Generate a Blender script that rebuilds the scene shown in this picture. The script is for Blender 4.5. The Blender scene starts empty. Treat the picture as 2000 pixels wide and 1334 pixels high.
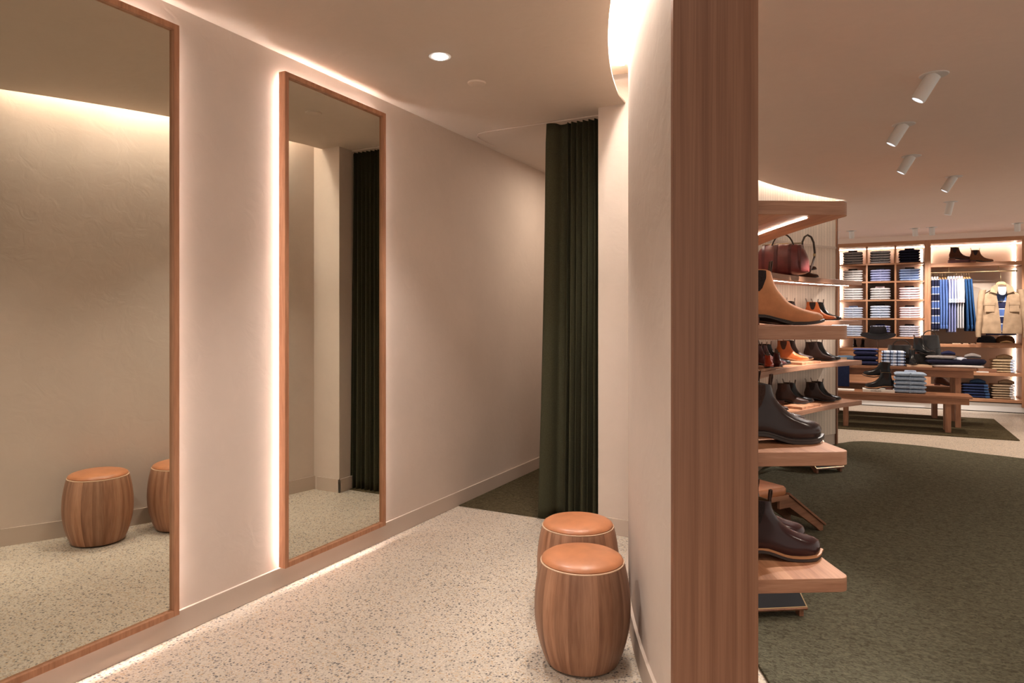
import bpy, math, random
from mathutils import Vector, Matrix
random.seed(7)
scene = bpy.context.scene
COL = scene.collection
PI = math.pi

# ------------------------------------------------------------------ camera
TH = math.radians(27.4); CT, ST = math.cos(TH), math.sin(TH)
CH, F, HY = 1.40, 1333.33, 621.0
cam_d = bpy.data.cameras.new('camera'); cam = bpy.data.objects.new('camera', cam_d); COL.objects.link(cam)
cam.location = (0, 0, CH); cam.rotation_euler = (PI/2, 0, TH)
cam_d.lens = 24; cam_d.sensor_width = 36; cam_d.shift_y = -(667.0-HY)/2000.0
cam_d.clip_start = 0.05; cam_d.clip_end = 100
scene.camera = cam

# ------------------------------------------------------------------ world, exposure
world = bpy.data.worlds.new('world'); scene.world = world; world.use_nodes = True
wb = world.node_tree.nodes['Background']; wb.inputs[0].default_value = (1.0, 0.87, 0.76, 1); wb.inputs[1].default_value = .95
vs = scene.view_settings; vs.view_transform = 'Standard'; vs.look = 'None'; vs.gamma = 1; vs.use_curve_mapping = False
vs.exposure = -0.10
WARM = (1.0, 0.83, 0.68); NEUT = (1.0, 0.91, 0.84)
KS = 1.9                           # common factor of all ceiling lamps

def W(l, d, z=0.0):               # room point from lateral offset and distance along the optical axis
    return Vector((CT*l - ST*d, ST*l + CT*d, z))
def at_z(px, py, z):              # where the sight line of a photo pixel meets height z
    d = (CH-z)*F/(py-HY); return W((px-1000)/F*d, d, z)
def at_d(px, d, z=0.0): return W((px-1000)/F*d, d, z)
def at_y(px, py, Y):
    u = (px-1000)/F; d = Y/(CT+u*ST)
    return Vector((d*(-ST+u*CT), Y, CH-(py-HY)/F*d))
CX, CY = 6.512, 2.5               # centre of the curved wall
def arc(r, a_deg, z=0.0):
    a = math.radians(a_deg); return W(CX-r*math.cos(a), CY+r*math.sin(a), z)

def area(name, loc, size, power, color=WARM, direction=(0, 0, -1), size_y=None, spread=None):
    L = bpy.data.lights.new(name, 'AREA'); L.energy = power; L.color = color; L.size = size
    if size_y: L.shape = 'RECTANGLE'; L.size_y = size_y
    if spread: L.spread = spread
    o = bpy.data.objects.new(name, L); COL.objects.link(o); o.location = loc
    o.rotation_euler = Vector(direction).to_track_quat('-Z', 'Y').to_euler(); return o
def spot(name, loc, target, power, cone=50, blend=.6, color=NEUT, radius=.03, parent=None):
    L = bpy.data.lights.new(name, 'SPOT'); L.energy = power; L.color = color
    L.energy = power*KS; L.spot_size = math.radians(cone); L.spot_blend = blend; L.shadow_soft_size = radius
    o = bpy.data.objects.new(name, L); COL.objects.link(o); o.location = loc
    o.rotation_euler = (Vector(target)-Vector(loc)).to_track_quat('-Z', 'Y').to_euler()
    if parent: o.parent = parent; o.matrix_parent_inverse = parent.matrix_basis.inverted()
    return o

ZL, ZS = 2.775, 2.68              # ceiling heights: mirror room, shop
XL = -2.705                       # left wall face
YB = 12.28                        # front of the joinery on the far wall

# ------------------------------------------------------------------ materials
def mat(name, color, rough=.6, metal=0., spec=.5, emit=None, estr=0., coat=0., sheen=0.):
    m = bpy.data.materials.new(name); m.use_nodes = True
    b = m.node_tree.nodes['Principled BSDF']
    b.inputs['Base Color'].default_value = (*color, 1); b.inputs['Roughness'].default_value = rough
    b.inputs['Metallic'].default_value = metal; b.inputs['Specular IOR Level'].default_value = spec
    b.inputs['Coat Weight'].default_value = coat; b.inputs['Sheen Weight'].default_value = sheen
    if emit: b.inputs['Emission Color'].default_value = (*emit, 1); b.inputs['Emission Strength'].default_value = estr
    return m
def N(m, t, **kw):
    n = m.node_tree.nodes.new(t)
    for k, v in kw.items():
        if hasattr(n, k): setattr(n, k, v)
        else: n.inputs[k].default_value = v
    return n
def LK(m, a, b): m.node_tree.links.new(a, b)
def bsdf(m): return m.node_tree.nodes['Principled BSDF']
def ramp(m, fac, stops, interp='LINEAR'):
    r = N(m, 'ShaderNodeValToRGB'); r.color_ramp.interpolation = interp
    e = r.color_ramp.elements
    while len(e) < len(stops): e.new(.5)
    for el, (p, c) in zip(e, stops): el.position = p; el.color = (*c, 1)
    LK(m, fac, r.inputs[0]); return r
def coords(m, scale=(1, 1, 1), rot=(0, 0, 0)):
    tc = N(m, 'ShaderNodeTexCoord'); mp = N(m, 'ShaderNodeMapping')
    mp.inputs['Scale'].default_value = scale; mp.inputs['Rotation'].default_value = rot
    LK(m, tc.outputs['Object'], mp.inputs['Vector']); return mp.outputs[0]
def bump(m, h, dist, strength=1.):
    b = N(m, 'ShaderNodeBump'); b.inputs['Distance'].default_value = dist; b.inputs['Strength'].default_value = strength
    LK(m, h, b.inputs['Height']); LK(m, b.outputs[0], bsdf(m).inputs['Normal'])
def mixc(m, fac, a, b, blend='MIX'):
    x = N(m, 'ShaderNodeMix'); x.data_type = 'RGBA'; x.blend_type = blend
    for i, s in ((0, fac), (6, a), (7, b)):
        if hasattr(s, 'links'): LK(m, s, x.inputs[i])
        elif i == 0: x.inputs[0].default_value = s
        else: x.inputs[i].default_value = (*s, 1)
    return x.outputs[2]
def mathn(m, op, a, b=0.):
    x = N(m, 'ShaderNodeMath'); x.operation = op
    for i, s in ((0, a), (1, b)):
        if hasattr(s, 'links'): LK(m, s, x.inputs[i])
        else: x.inputs[i].default_value = s
    return x.outputs[0]

def plaster(name, c, amt=.08):
    m = mat(name, c, .85, spec=.2)
    v = coords(m, (1, 1, 1)); n = N(m, 'ShaderNodeTexNoise', Scale=1.6, Detail=6.); LK(m, v, n.inputs['Vector'])
    n2 = N(m, 'ShaderNodeTexNoise', Scale=9., Detail=5., Distortion=1.5); LK(m, v, n2.inputs['Vector'])
    r = ramp(m, n.outputs[0], [(.3, tuple(x*(1-amt) for x in c)), (.7, tuple(min(1, x*(1+amt*.6)) for x in c))])
    col = mixc(m, .25, r.outputs[0], mixc(m, n2.outputs[0], tuple(x*.86 for x in c), tuple(min(1, x*1.08) for x in c)))
    LK(m, col, bsdf(m).inputs['Base Color']); bump(m, n2.outputs[0], .0035, .5)
    return m

def wood(name, tones, axis='z', rot=0., board=.09, rough=.42, var=.5, scale=1.0, staves=0, fig=1.0, stretch=1.):
    """tones: dark, mid, light. grain runs along axis of the object's own coordinates (after rot about z)."""
    m = mat(name, tones[1], rough, spec=.35)
    tc = N(m, 'ShaderNodeTexCoord'); mp = N(m, 'ShaderNodeMapping'); mp.inputs['Rotation'].default_value = (0, 0, rot)
    LK(m, tc.outputs['Object'], mp.inputs[0])
    sp = N(m, 'ShaderNodeSeparateXYZ'); LK(m, mp.outputs[0], sp.inputs[0])
    X, Y, Z = sp.outputs
    if axis == 'edge':
        along = mathn(m, 'ADD', X, Y); across = mathn(m, 'MULTIPLY', Z, 2.2); third = 0.; bid = 0.
    elif staves:
        ang = mathn(m, 'ARCTAN2', Y, X); across = mathn(m, 'MULTIPLY', ang, .18); along = Z; third = 0.
        bid = mathn(m, 'FLOOR', mathn(m, 'MULTIPLY', ang, staves/(2*PI)))
    else:
        along = {'x': X, 'y': Y, 'z': Z}[axis]
        across = {'x': Y, 'y': X, 'z': X}[axis]; third = {'x': Z, 'y': Z, 'z': Y}[axis]
        bid = mathn(m, 'FLOOR', mathn(m, 'DIVIDE', across, board))
    wn = N(m, 'ShaderNodeTexWhiteNoise'); wn.noise_dimensions = '1D'; wn.inputs['W'].default_value = .4
    if hasattr(bid, 'links'): LK(m, bid, wn.inputs['W'])
    al = mathn(m, 'ADD', mathn(m, 'MULTIPLY', along, 1.1*scale*stretch), mathn(m, 'MULTIPLY', wn.outputs[0], 13.))
    cb = N(m, 'ShaderNodeCombineXYZ'); LK(m, mathn(m, 'MULTIPLY', across, 16*scale), cb.inputs[0]); LK(m, al, cb.inputs[1])
    if staves or axis == 'edge': cb.inputs[2].default_value = 0
    else: LK(m, mathn(m, 'MULTIPLY', third, 16*scale), cb.inputs[2])
    n1 = N(m, 'ShaderNodeTexNoise', Scale=1.3, Detail=4., Distortion=.6*fig); LK(m, cb.outputs[0], n1.inputs['Vector'])
    n2 = N(m, 'ShaderNodeTexNoise', Scale=9., Detail=3.); LK(m, cb.outputs[0], n2.inputs['Vector'])
    r1 = ramp(m, n1.outputs[0], [(.28, tones[0]), (.5, tones[1]), (.75, tones[2])])
    r2 = ramp(m, n2.outputs[0], [(.35, (.72, .68, .66)), (.6, (1, 1, 1))])
    c = mixc(m, .55, r1.outputs[0], mixc(m, 1., r1.outputs[0], r2.outputs[0], 'MULTIPLY'))
    rb = ramp(m, wn.outputs[0], [(0., (1-.42*var,)*3), (.5, (1-.08*var, 1-.1*var, 1-.12*var)), (1., (1+.3*var, 1+.26*var, 1+.2*var))])
    c = mixc(m, 1., c, rb.outputs[0], 'MULTIPLY')
    LK(m, c, bsdf(m).inputs['Base Color']); bump(m, n2.outputs[0], .0006, .35)
    return m

def fabric(name, c, rough=.9, var=.15, scale=60, sheen=0.):
    m = mat(name, c, rough, spec=.15, sheen=sheen)
    v = coords(m); n = N(m, 'ShaderNodeTexNoise', Scale=float(scale), Detail=3.); LK(m, v, n.inputs['Vector'])
    r = ramp(m, n.outputs[0], [(.3, tuple(x*(1-var) for x in c)), (.7, tuple(min(1, x*(1+var)) for x in c))])
    LK(m, r.outputs[0], bsdf(m).inputs['Base Color']); bump(m, n.outputs[0], .001, .4); return m

def check_fabric(name, c1, c2, c3, size):
    m = mat(name, c1, .9, spec=.15)
    sp = N(m, 'ShaderNodeSeparateXYZ'); LK(m, coords(m), sp.inputs[0])
    def stripe(s, w, off=0.):
        f = mathn(m, 'FRACT', mathn(m, 'ADD', mathn(m, 'DIVIDE', s, size), off+100.)); return mathn(m, 'LESS_THAN', f, w)
    yz = mathn(m, 'ADD', sp.outputs[1], sp.outputs[2])
    a, b = stripe(sp.outputs[0], .38), stripe(yz, .38)
    c = mixc(m, mathn(m, 'MULTIPLY', mathn(m, 'ADD', a, b), .5), c1, c2)
    c = mixc(m, stripe(sp.outputs[0], .12, .5), c, c3)
    LK(m, c, bsdf(m).inputs['Base Color']); return m

def band_fabric(name, stops, period):     # rugby bands running round the garment
    m = mat(name, stops[0][1], .9, spec=.15)
    sp = N(m, 'ShaderNodeSeparateXYZ'); LK(m, coords(m), sp.inputs[0])
    f = mathn(m, 'FRACT', mathn(m, 'ADD', mathn(m, 'DIVIDE', sp.outputs[2], period), 50.))
    r = ramp(m, f, stops, 'CONSTANT'); LK(m, r.outputs[0], bsdf(m).inputs['Base Color']); return m

def terrazzo(name, base, joints=True):
    m = mat(name, base, .45, spec=.4)
    v = coords(m)
    def layer(scale, cut, prev, cols, size=.35):
        vo = N(m, 'ShaderNodeTexVoronoi', Scale=scale, Randomness=1.); LK(m, v, vo.inputs['Vector'])
        sc = N(m, 'ShaderNodeSeparateColor'); LK(m, vo.outputs['Color'], sc.inputs[0])
        on = mathn(m, 'MULTIPLY', mathn(m, 'LESS_THAN', sc.outputs[0], cut), mathn(m, 'LESS_THAN', vo.outputs['Distance'], size))
        rc = ramp(m, sc.outputs[1], [(i/len(cols), c) for i, c in enumerate(cols)], 'CONSTANT')
        return mixc(m, on, prev, rc.outputs[0])
    n = N(m, 'ShaderNodeTexNoise', Scale=2.5, Detail=4.); LK(m, v, n.inputs['Vector'])
    c = ramp(m, n.outputs[0], [(.3, tuple(x*.93 for x in base)), (.7, tuple(x*1.05 for x in base))]).outputs[0]
    d = base
    c = layer(130., .75, c, [(d[0]*.78, d[1]*.76, d[2]*.74), (d[0]*1.15, d[1]*1.15, d[2]*1.15), (d[0]*.95, d[1]*.82, d[2]*.66), (d[0]*.62, d[1]*.6, d[2]*.6)], .5)
    c = layer(85., .42, c, [(d[0]*.36, d[1]*.36, d[2]*.4), (d[0]*.55, d[1]*.54, d[2]*.56), (d[0]*.85, d[1]*.68, d[2]*.5), (d[0]*.2, d[1]*.21, d[2]*.25)], .40)
    c = layer(48., .16, c, [(d[0]*.28, d[1]*.29, d[2]*.33), (d[0]*.5, d[1]*.5, d[2]*.52)], .30)
    if joints:
        sp = N(m, 'ShaderNodeSeparateXYZ'); LK(m, v, sp.inputs[0])
        j = None
        for s, off in ((sp.outputs[0], .28), (sp.outputs[1], .22)):
            f = mathn(m, 'LESS_THAN', mathn(m, 'FRACT', mathn(m, 'ADD', mathn(m, 'DIVIDE', s, 1.2), 20+off)), .0035)
            j = f if j is None else mathn(m, 'MAXIMUM', j, f)
        c = mixc(m, mathn(m, 'MULTIPLY', j, .55), c, tuple(min(1, x*1.25) for x in base))
    LK(m, c, bsdf(m).inputs['Base Color']); return m

def carpet(name, c):
    m = mat(name, c, 1., spec=.05, sheen=.0)
    v = coords(m, (1, 1.6, 1)); n = N(m, 'ShaderNodeTexNoise', Scale=42., Detail=2., Distortion=1.2); LK(m, v, n.inputs['Vector'])
    n2 = N(m, 'ShaderNodeTexNoise', Scale=320., Detail=2.); LK(m, v, n2.inputs['Vector'])
    r = ramp(m, n.outputs[0], [(.34, tuple(x*.42 for x in c)), (.5, c), (.66, tuple(x*1.5 for x in c))])
    LK(m, mixc(m, .35, r.outputs[0], mixc(m, n2.outputs[0], tuple(x*.5 for x in c), tuple(x*1.6 for x in c))), bsdf(m).inputs['Base Color'])
    bump(m, mathn(m, 'ADD', n.outputs[0], mathn(m, 'MULTIPLY', n2.outputs[0], .4)), .022, 1.); return m

def leather(name, c, rough=.35, coat=.3, var=.12):
    m = mat(name, c, rough, spec=.5, coat=coat); bsdf(m).inputs['Coat Roughness'].default_value = .2
    v = coords(m); n = N(m, 'ShaderNodeTexNoise', Scale=14., Detail=4.); LK(m, v, n.inputs['Vector'])
    r = ramp(m, n.outputs[0], [(.3, tuple(x*(1-var) for x in c)), (.7, tuple(min(1, x*(1+var)) for x in c))])
    LK(m, r.outputs[0], bsdf(m).inputs['Base Color']); return m

def tiles(name, c):                # upright ribbed tiles following the curved wall, laid out by angle and height
    m = mat(name, c, .55, spec=.4)
    tc = N(m, 'ShaderNodeTexCoord'); sp = N(m, 'ShaderNodeSeparateXYZ'); LK(m, tc.outputs['UV'], sp.inputs[0])
    f = mathn(m, 'FRACT', mathn(m, 'DIVIDE', sp.outputs[0], .05)); g = mathn(m, 'ABSOLUTE', mathn(m, 'SUBTRACT', f, .5))
    gap = mathn(m, 'GREATER_THAN', g, .455)
    wn = N(m, 'ShaderNodeTexWhiteNoise'); wn.noise_dimensions = '1D'; LK(m, mathn(m, 'FLOOR', mathn(m, 'DIVIDE', sp.outputs[0], .05)), wn.inputs['W'])
    n = N(m, 'ShaderNodeTexNoise', Scale=60., Detail=4.); LK(m, tc.outputs['Object'], n.inputs['Vector'])
    c1 = mixc(m, wn.outputs[0], tuple(x*.9 for x in c), tuple(min(1, x*1.06) for x in c))
    c1 = mixc(m, .3, c1, mixc(m, n.outputs[0], tuple(x*.7 for x in c), c))
    LK(m, mixc(m, gap, c1, tuple(x*.55 for x in c)), bsdf(m).inputs['Base Color'])
    bump(m, mathn(m, 'ADD', mathn(m, 'MULTIPLY', mathn(m, 'SUBTRACT', 1., gap), 1.), mathn(m, 'MULTIPLY', n.outputs[0], .35)), .006, .9); return m

M = {}
M['wall'] = plaster('plaster', (.60, .505, .435))
M['skirt'] = mat('skirting_paint', (.52, .425, .355), .55)
M['ceil'] = plaster('ceiling_paint', (.56, .465, .385), .02)
M['ceil_shop'] = plaster('shop_ceiling_paint', (.84, .70, .62), .02)
M['terrazzo'] = terrazzo('terrazzo', (.55, .485, .405))
M['green'] = carpet('green_carpet', (.15, .142, .098))
M['olive'] = carpet('olive_rug', (.115, .092, .052))
M['panel'] = wood('timber_panel', ((.205, .09, .05), (.255, .12, .07), (.315, .155, .092)), 'z', rot=-TH, board=.5, var=.1, scale=1.5, stretch=.16, fig=.4)
M['shelf'] = wood('timber_shelf', ((.34, .135, .07), (.50, .245, .135), (.62, .33, .19)), 'y', rot=-TH, board=.115, var=.55, scale=.9)
M['nosing'] = wood('timber_nosing', ((.29, .135, .078), (.38, .19, .115), (.45, .245, .155)), 'edge', scale=1.2, var=.1)
M['frame'] = wood('timber_frame', ((.34, .155, .08), (.44, .21, .115), (.52, .27, .155)), 'z', board=.3, var=.1)
M['joinx'] = wood('timber_rail', ((.36, .165, .085), (.48, .24, .13), (.56, .30, .17)), 'x', board=.3, var=.1)
M['joinz'] = wood('timber_upright', ((.36, .165, .085), (.48, .24, .13), (.56, .30, .17)), 'z', board=.3, var=.1)
M['dwood'] = wood('dark_timber', ((.16, .07, .04), (.25, .115, .065), (.32, .155, .09)), 'x', board=.3, var=.1)
M['table'] = wood('table_timber', ((.22, .095, .05), (.34, .16, .09), (.42, .21, .12)), 'x', board=.12, var=.25)
M['tablez'] = wood('table_leg_timber', ((.22, .095, .05), (.34, .16, .09), (.42, .21, .12)), 'z', board=.3, var=.1)
M['stave'] = wood('barrel_staves', ((.22, .10, .055), (.35, .18, .108), (.46, .26, .165)), staves=20, var=.95, scale=1.1)
M['rim'] = mat('pale_rim', (.62, .42, .28), .5)
M['tanlea'] = leather('tan_leather', (.43, .165, .07), .45, .15)
M['mirror'] = mat('mirror_glass', (.76, .755, .67), .0, metal=1.)
M['brass'] = mat('brass', (.45, .33, .19), .38, metal=1.)
M['white'] = mat('white_paint', (.72, .70, .68), .4)
M['paper'] = mat('white_paper', (.8, .76, .7), .6)
M['black'] = mat('black', (.012, .012, .013), .6)
M['rubber'] = mat('black_rubber', (.02, .021, .024), .85, spec=.2)
M['curtain'] = fabric('green_wool_curtain', (.042, .040, .022), .95, .15, 120, .0)
M['tile'] = tiles('ribbed_tile', (.70, .60, .50))
M['back'] = plaster('joinery_back', (.56, .43, .35), .03)
M['backw'] = plaster('joinery_back_pale', (.58, .47, .38), .03)
def glow(name, c, s): return mat(name, (.8, .8, .8), .5, emit=c, estr=s)
M['led_mirror'] = glow('mirror_led', (1., .88, .83), 58)
M['led_cove'] = glow('cove_led', (1., .89, .79), 320); M['led_cove_shop'] = glow('shop_cove_led', (1., .89, .78), 70)
M['led_shelf'] = glow('shelf_led', (1., .86, .74), 45)
M['led_join'] = glow('joinery_led', (1., .86, .72), 30)
M['lens'] = glow('lamp_lens', (1., .95, .9), 30)
M['lens_dim'] = glow('lamp_lens_soft', (.85, .92, 1.), 3)

# ------------------------------------------------------------------ mesh helpers
class MB:
    def __init__(s): s.v = []; s.f = []; s.m = []; s.uv = None
    def add(s, vs, fs, mi=0):
        b = len(s.v); s.v += [tuple(x) for x in vs]
        for f in fs: s.f.append(tuple(i+b for i in f)); s.m.append(mi)
        return s
    def box(s, a, b, mi=0, T=None):
        (x0, y0, z0), (x1, y1, z1) = a, b
        vs = [(x, y, z) for z in (z0, z1) for y in (y0, y1) for x in (x0, x1)]
        if T: vs = [T @ Vector(v) for v in vs]
        return s.add(vs, [(0, 2, 3, 1), (4, 5, 7, 6), (0, 1, 5, 4), (2, 6, 7, 3), (0, 4, 6, 2), (1, 3, 7, 5)], mi)
    def prism(s, pts, z0, z1, mi=0):
        n = len(pts); vs = [(p[0], p[1], z0) for p in pts]+[(p[0], p[1], z1) for p in pts]
        fs = [tuple(range(n-1, -1, -1)), tuple(range(n, 2*n))]+[(i, (i+1) % n, n+(i+1) % n, n+i) for i in range(n)]
        return s.add(vs, fs, mi)
    def extrude(s, pts, off, mi=0):      # closed outline of 3-D points pushed along a vector
        n = len(pts); o = Vector(off); vs = [Vector(p) for p in pts]+[Vector(p)+o for p in pts]
        fs = [tuple(range(n-1, -1, -1)), tuple(range(n, 2*n))]+[(i, (i+1) % n, n+(i+1) % n, n+i) for i in range(n)]
        return s.add(vs, fs, mi)
    def loft(s, rings, cap0=True, cap1=True, mi=0, closed=True):
        n = len(rings[0]); vs = [v for r in rings for v in r]; fs = []
        for k in range(len(rings)-1):
            for i in range(n if closed else n-1):
                j = (i+1) % n; fs.append((k*n+i, k*n+j, (k+1)*n+j, (k+1)*n+i))
        if cap0: fs.append(tuple(range(n-1, -1, -1)))
        if cap1: fs.append(tuple((len(rings)-1)*n+i for i in range(n)))
        return s.add(vs, fs, mi)
    def lathe(s, prof, n=32, mi=0, c=(0, 0, 0), sx=1., sy=1.):
        return s.loft([[(c[0]+r*sx*math.cos(2*PI*i/n), c[1]+r*sy*math.sin(2*PI*i/n), c[2]+z) for i in range(n)] for r, z in prof], True, True, mi)
    def tube(s, pts, r, n=8, mi=0, flat=1., rads=None):
        pts = [Vector(p) for p in pts]; rings = []; up = None
        for i, p in enumerate(pts):
            t = (pts[min(i+1, len(pts)-1)]-pts[max(i-1, 0)]).normalized()
            if up is None: up = Vector((0, 0, 1)) if abs(t.z) < .9 else Vector((0, 1, 0))
            a = t.cross(up).normalized(); b = a.cross(t).normalized(); up = b
            rr = rads[i] if rads else r
            rings.append([p+a*rr*math.cos(2*PI*k/n)+b*rr*flat*math.sin(2*PI*k/n) for k in range(n)])
        return s.loft(rings, True, True, mi)
    def build(s, name, mats, parent=None, smooth=False, bevel=0., loc=None, rz=0., subd=0):
        me = bpy.data.meshes.new(name); me.from_pydata(s.v, [], s.f); me.update()
        for m in (mats if isinstance(mats, (list, tuple)) else [mats]): me.materials.append(m)
        me.polygons.foreach_set('material_index', s.m)
        if smooth: me.polygons.foreach_set('use_smooth', [True]*len(s.f))
        o = bpy.data.objects.new(name, me); COL.objects.link(o)
        if parent: o.parent = parent
        if loc is not None: o.location = loc
        o.rotation_euler.z = rz
        if bevel:
            b = o.modifiers.new('bevel', 'BEVEL'); b.width = bevel; b.segments = 2; b.limit_method = 'ANGLE'; b.angle_limit = math.radians(40)
        if subd: q = o.modifiers.new('sub', 'SUBSURF'); q.levels = q.render_levels = subd
        if smooth == 'auto':
            me.polygons.foreach_set('use_smooth', [True]*len(s.f)); me.set_sharp_from_angle(angle=math.radians(35))
        return o
def tag(o, label, cat, group=None, kind=None):
    if label: o['label'] = label
    if cat: o['category'] = cat
    if group: o['group'] = group
    if kind: o['kind'] = kind
    return o
def struct(o): o['kind'] = 'structure'; return o
def thing(name, label, cat, loc=(0, 0, 0), rz=0., group=None):
    o = bpy.data.objects.new(name, None); COL.objects.link(o); o.location = loc; o.rotation_euler.z = rz
    o.empty_display_size = .05
    return tag(o, label, cat, group)
def copy_tree(o, parent=None):
    c = o.copy(); COL.objects.link(c)
    if parent: c.parent = parent
    for ch in list(o.children):
        if ch.type != 'LIGHT': copy_tree(ch, c)
    return c
def dirang(dl, dd):               # world rotation about z of the direction (lateral, depth)
    v = W(dl, dd); return math.atan2(v.y, v.x)

# ------------------------------------------------------------------ structure
struct(MB().prism([(-3.2, -1.6), (5.2, -1.6), (5.2, 13.2), (-3.2, 13.2)], -.08, 0).build('floor', M['terrazzo']))
# curved wall: plaster on the mirror-room side
A0, A1 = -2.75, 59.3
def arcs(r, z, a0=A0, a1=A1, n=64): return [arc(r, a0+(a1-a0)*i/n, z) for i in range(n+1)]
mb = MB(); n = 64
out = arcs(6.0, 0)+arcs(5.83, 0)[::-1]
mb.prism([(p.x, p.y) for p in out], 0, 2.99)
struct(mb.build('wall_curved', M['wall'], smooth='auto'))
# shop face of the same wall: ribbed tile skin
mb = MB(); a, b = arcs(5.80, 0, n=96), arcs(5.829, 0, n=96)
zs = [.13, 2.16, 2.185, 2.99]
for k, (z0, z1, r) in enumerate(((.13, .515, 5.80), (.52, 2.155, 5.80), (2.18, 2.50, 5.80), (2.515, 2.99, 5.80))):
    fr = arcs(r, 0, n=96); mb.prism([(p.x, p.y) for p in fr+b[::-1]], z0, z1)
tile = mb.build('wall_tiled', M['tile'], smooth='auto'); struct(tile)
uv = tile.data.uv_layers.new(name='UVMap')
for li, l in enumerate(tile.data.loops):
    v = tile.data.vertices[l.vertex_index].co
    lat = v.x*CT+v.y*ST; dep = -v.x*ST+v.y*CT
    uv.data[li].uv = (math.atan2(dep-CY, CX-lat)*5.8+.003, v.z)
mb = MB(); fr = arcs(5.795, 0, n=96); mb.prism([(p.x, p.y) for p in fr+b[::-1]], 2.155, 2.18)
struct(mb.build('trim_1', M['skirt'], smooth='auto'))
mb = MB(); mb.prism([(p.x, p.y) for p in arcs(5.81, 0)+arcs(5.829, 0)[::-1]], 0, .13)
struct(mb.build('baseboard_shop', M['skirt'], smooth='auto'))
# timber edge where the curved wall ends
e0, e1, e2, e3 = arc(5.79, 59.3), arc(6.01, 59.3), arc(6.01, 59.55), arc(5.79, 59.55)
struct(MB().prism([(p.x, p.y) for p in (e0, e1, e2, e3)], 0, ZS).build('trim_2', M['panel'], bevel=.002))
# timber end panel facing the camera
c = [W(.515, 2.18), W(.787, 2.18), W(.787, 2.214), W(.515, 2.214)]
struct(MB().prism([(p.x, p.y) for p in c], 0, 2.99).build('wall_end_panel', M['panel'], bevel=.0015))
# left wall, pier, fitting room
struct(MB().box((-2.85, -1.6, 0), (XL, 6.6, 2.99)).build('wall_left', M['wall']))
struct(MB().box((-1.556, 4.224, 0), (-1.25, 4.60, 2.99)).build('wall_pier', M['wall'], bevel=.003))
struct(MB().box((XL, 6.4, 0), (-1.28, 6.55, 2.99)).build('wall_fitting_room', M['wall']))
struct(MB().box((XL, -1.6, 0), (XL+.014, 6.4, .107)).build('baseboard_left', M['skirt'], bevel=.003))
struct(MB().box((-1.57, 4.21, 0), (-1.33, 4.224, .107)).box((-1.57, 4.21, 0), (-1.556, 4.60, .107)).build('baseboard_pier', M['skirt'], bevel=.002))
mb = MB(); mb.prism([(p.x, p.y) for p in arcs(6.013, 0, A0+.3, 21)+arcs(6.0, 0, A0+.3, 21)[::-1]], 0, .107)
struct(mb.build('baseboard_curved', M['skirt'], smooth='auto'))
# back wall of the shop
struct(MB().box((-3.2, 12.81, 0), (5.2, 12.95, 2.99)).box((-.47, YB, 2.60), (3.2, 12.81, ZS)).build('wall_back', M['ceil_shop']))
# ceilings with light coves along the curved wall
def slot_ceiling(name, r_edge, side, outer, z, m, a0, a1, cav):
    """a slab between an outer outline and the slot edge; the cavity above the slot is closed"""
    mb = MB(); n = 60; e = arcs(r_edge, 0, a0, a1, n)
    pts = outer[0]+[(p.x, p.y) for p in e]+outer[1]
    mb.prism(pts, z, z+.012)
    return struct(mb.build(name, m))
eL = arcs(6.10, 0, -40, 15.6, 60)
slot_ceiling('ceiling_mirror_room', 6.10, 1, ([(XL, 6.4), (XL, -1.6)], [(-1.37, 4.222), (-1.37, 6.4)]), ZL, M['ceil'], -38, 16.3, 0)
slot_ceiling('ceiling_shop', 5.71, -1, ([(5.2, 12.81), (5.2, -1.6), (.9, -1.6)], [(-.9, 8.2), (-3.2, 9.0), (-3.2, 12.81)]), ZS, M['ceil_shop'], -34, 59.9, 0)
# cavity lids over the slots
mb = MB(); mb.prism([(p.x, p.y) for p in arcs(6.24, 0, -30, 17)+arcs(5.98, 0, -30, 17)[::-1]], 2.93, 2.95)
struct(mb.build('ceiling_cove_left', M['ceil']))
mb = MB(); mb.prism([(p.x, p.y) for p in arcs(6.25, 0, -30, 17)+arcs(6.24, 0, -30, 17)[::-1]], ZL+.005, 2.94)
struct(mb.build('trim_3', M['ceil']))
mb = MB(); mb.prism([(p.x, p.y) for p in arcs(5.82, 0, -3, 61)+arcs(5.56, 0, -3, 61)[::-1]], 2.85, 2.87)
mb.prism([(p.x, p.y) for p in arcs(5.57, 0, -3, 61)+arcs(5.56, 0, -3, 61)[::-1]], ZS+.005, 2.86)
struct(mb.build('ceiling_cove_shop', M['ceil']))
# recessed curtain track in the ceiling
tp = [(-1.56, 4.372), (-1.9, 4.372), (-2.3, 4.372), (-2.48, 4.375), (-2.56, 4.40), (-2.61, 4.46), (-2.63, 4.56), (-2.635, 4.72), (-2.64, 4.80)]
tag(MB().tube([(x, y, ZL-.003) for x, y in tp], .006, 6).build('curtain_track', M['skirt']), 'slim pale curtain track curving across the ceiling towards the plaster wall', 'curtain track')

# LED strips of the coves
mb = MB(); mb.prism([(p.x, p.y) for p in arcs(6.075, 0, -2.4, 15.0)+arcs(6.05, 0, -2.4, 15.0)[::-1]], 2.905, 2.915)
tag(mb.build('cove_light', M['led_cove']), 'warm light strip hidden in the ceiling slot above the curved plaster wall', 'strip light')
mb = MB(); mb.prism([(p.x, p.y) for p in arcs(5.75, 0, 0, 59)+arcs(5.73, 0, 0, 59)[::-1]], 2.835, 2.845)
tag(mb.build('cove_light', M['led_cove_shop']), 'warm light strip hidden in the ceiling slot above the ribbed tile wall', 'strip light')

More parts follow.
